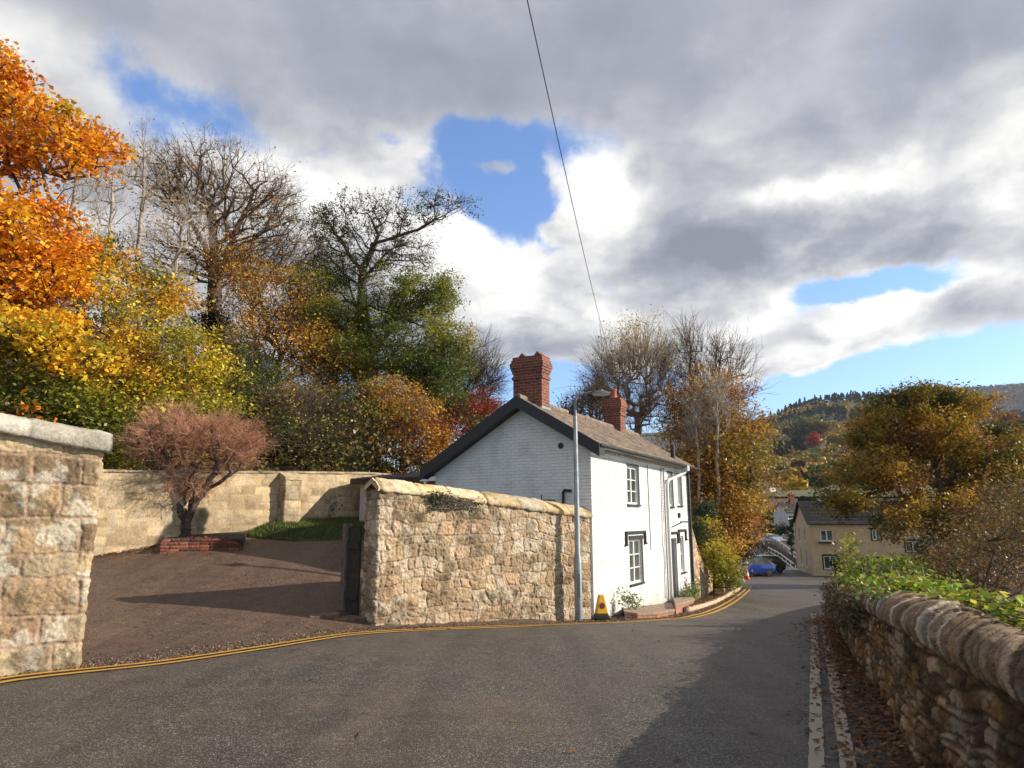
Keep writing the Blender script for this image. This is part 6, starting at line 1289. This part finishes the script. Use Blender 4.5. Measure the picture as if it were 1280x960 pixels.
clump('dry_ivy', 'dry brown stems hanging over the road face of the rubble wall', 'plant', HG, 3600, .04, (.05, .08, .06), [(.10, .08, .04), (.16, .12, .05), (.08, .09, .03)], 900, seed=322, org=wall_top(11, 0, 0), sr=.0035)
tp = at(1064, 735, 12.4); SP = [np.array([tp[0]+.1*math.sin(k*3), 12.4+.1*math.cos(k*2), tp[2]+.05+k*.09]) for k in range(0, 10)]
clump('sapling', 'upright yellow green sapling sprouting above the far end of the rubble wall', 'plant', SP+[s+[.25, 0, -.2] for s in SP[:6]], 900, .065, (.09, .09, .06), [(.14, .16, .04), (.34, .34, .06), (.5, .44, .08)], 40, seed=323, org=tp)
# ------------------------------------------------------------------ fallen leaves, grit
def litter():
    rng = np.random.default_rng(12); P = []; 
    y = rng.uniform(1.5, 20, 9000); x = np.interp(y, RWp[:, 1], RWp[:, 0])-np.abs(rng.normal(0, .28, 9000))-.02; P.append(np.stack([x, y], 1))
    i = rng.integers(0, len(KO), 5200); u = rng.uniform(-.12, 1.1, (5200, 1)); P.append(KO[i]*(1-u)+KI[i]*u+rng.normal(0, .05, (5200, 2)))
    lp = line_path(0, .05); i = rng.integers(0, len(lp), 2200); P.append(lp[i]+np.stack([-np.abs(rng.normal(0, .25, 2200))*.6, np.abs(rng.normal(0, .25, 2200))*.77], 1))
    P.append(np.stack([rng.uniform(-9, 8, 260), rng.uniform(3.5, 25, 260)], 1)); P.append(np.stack([rng.uniform(-11, -4, 900), rng.uniform(11, 20, 900)], 1))
    s = rng.uniform(0, 9, 2500); f = rng.exponential(.25, 2500); P.append(BW0+BWD*s[:, None]+np.array((BWD[1], -BWD[0]))*f[:, None])
    Q = np.vstack(P); onp = np.zeros(len(Q)); onp[9000:14200] = .11*((u[:, 0] > .02))
    z = G(Q[:, 0], Q[:, 1])+.022+onp+rng.uniform(0, .015, len(Q)); V, F = leaf_quads(np.column_stack([Q, z]), rng, .05, .6, 3.5)
    npmesh('fallen_leaves', V, F, M['leaf'], None, np.repeat(pal_pick(rng, [(.07, .03, .018), (.16, .06, .025), (.26, .11, .03), (.10, .05, .03), (.32, .2, .06)], rng.uniform(0, 1, len(Q)), len(Q)), 4, 0))['kind'] = 'stuff'
    n = 9000; lp = line_path(-.1, .05); lp = lp[lp[:, 1] < 27]; i = rng.integers(0, len(lp), n); d = rng.exponential(.28, n); q = lp[i]+np.stack([-.636*d, .77*d], 1)+rng.normal(0, .03, (n, 2)); c = np.column_stack([q, G(q[:, 0], q[:, 1])+.012]); dd = rng.normal(0, 1, (n, 3)); dd[:, 2] *= .3; dd /= np.linalg.norm(dd, axis=1)[:, None]; s = rng.uniform(.003, .013, n)**1.0
    V, F = prisms(c-dd*s[:, None], c+dd*s[:, None], s*.9, s*.7, 4); npmesh('gravel', V, F, M['stone'], None, np.repeat(pal_pick(rng, [(.10, .08, .06), (.28, .22, .17), (.2, .14, .1)], rng.uniform(0, 1, n), n), 8, 0).reshape(-1, 3))['kind'] = 'stuff'
litter()
# ------------------------------------------------------------------ overhead wire
def wire():
    a = at(646, -60, 7.); b_ = at(764, 450, 33.); n = 40; o = b_; t = [(np.array(a)*(1-k/n)+np.array(b_)*(k/n))-np.array([0, 0, 1.1*4*(k/n)*(1-k/n)*.35]) for k in range(n+1)]
    d = np.array(a)-np.array(b_); t = [np.array(a)+d*.6]+t; m = MB(); m.tube([p-o for p in t], .008, 6); w = m.build('overhead_wire', M['black']); w.location = o; tag(w, 'thin black overhead wire crossing the sky down to the bare willow', 'wire')
wire()
# ------------------------------------------------------------------ haze
def haze():
    m = bpy.data.materials.new('haze'); m.use_nodes = True; nt = m.node_tree; nt.nodes.clear(); o = nd(nt, 'ShaderNodeOutputMaterial'); v = nd(nt, 'ShaderNodeVolumePrincipled'); v.inputs['Density'].default_value = .00007; v.inputs['Color'].default_value = (.80, .87, 1, 1); v.inputs['Anisotropy'].default_value = .3; lk(nt, v.outputs[0], o.inputs['Volume'])
    b = MB(); b.box(-900, 3300, -60, 2600, -14, 560); h = b.build('haze', m); h['kind'] = 'stuff'
haze()
for o in bpy.data.objects:
    if o.parent is None and o.type == 'EMPTY' and o.get('category') in ('wall', 'step', 'planter', 'raised bed'): o['kind'] = 'thing'
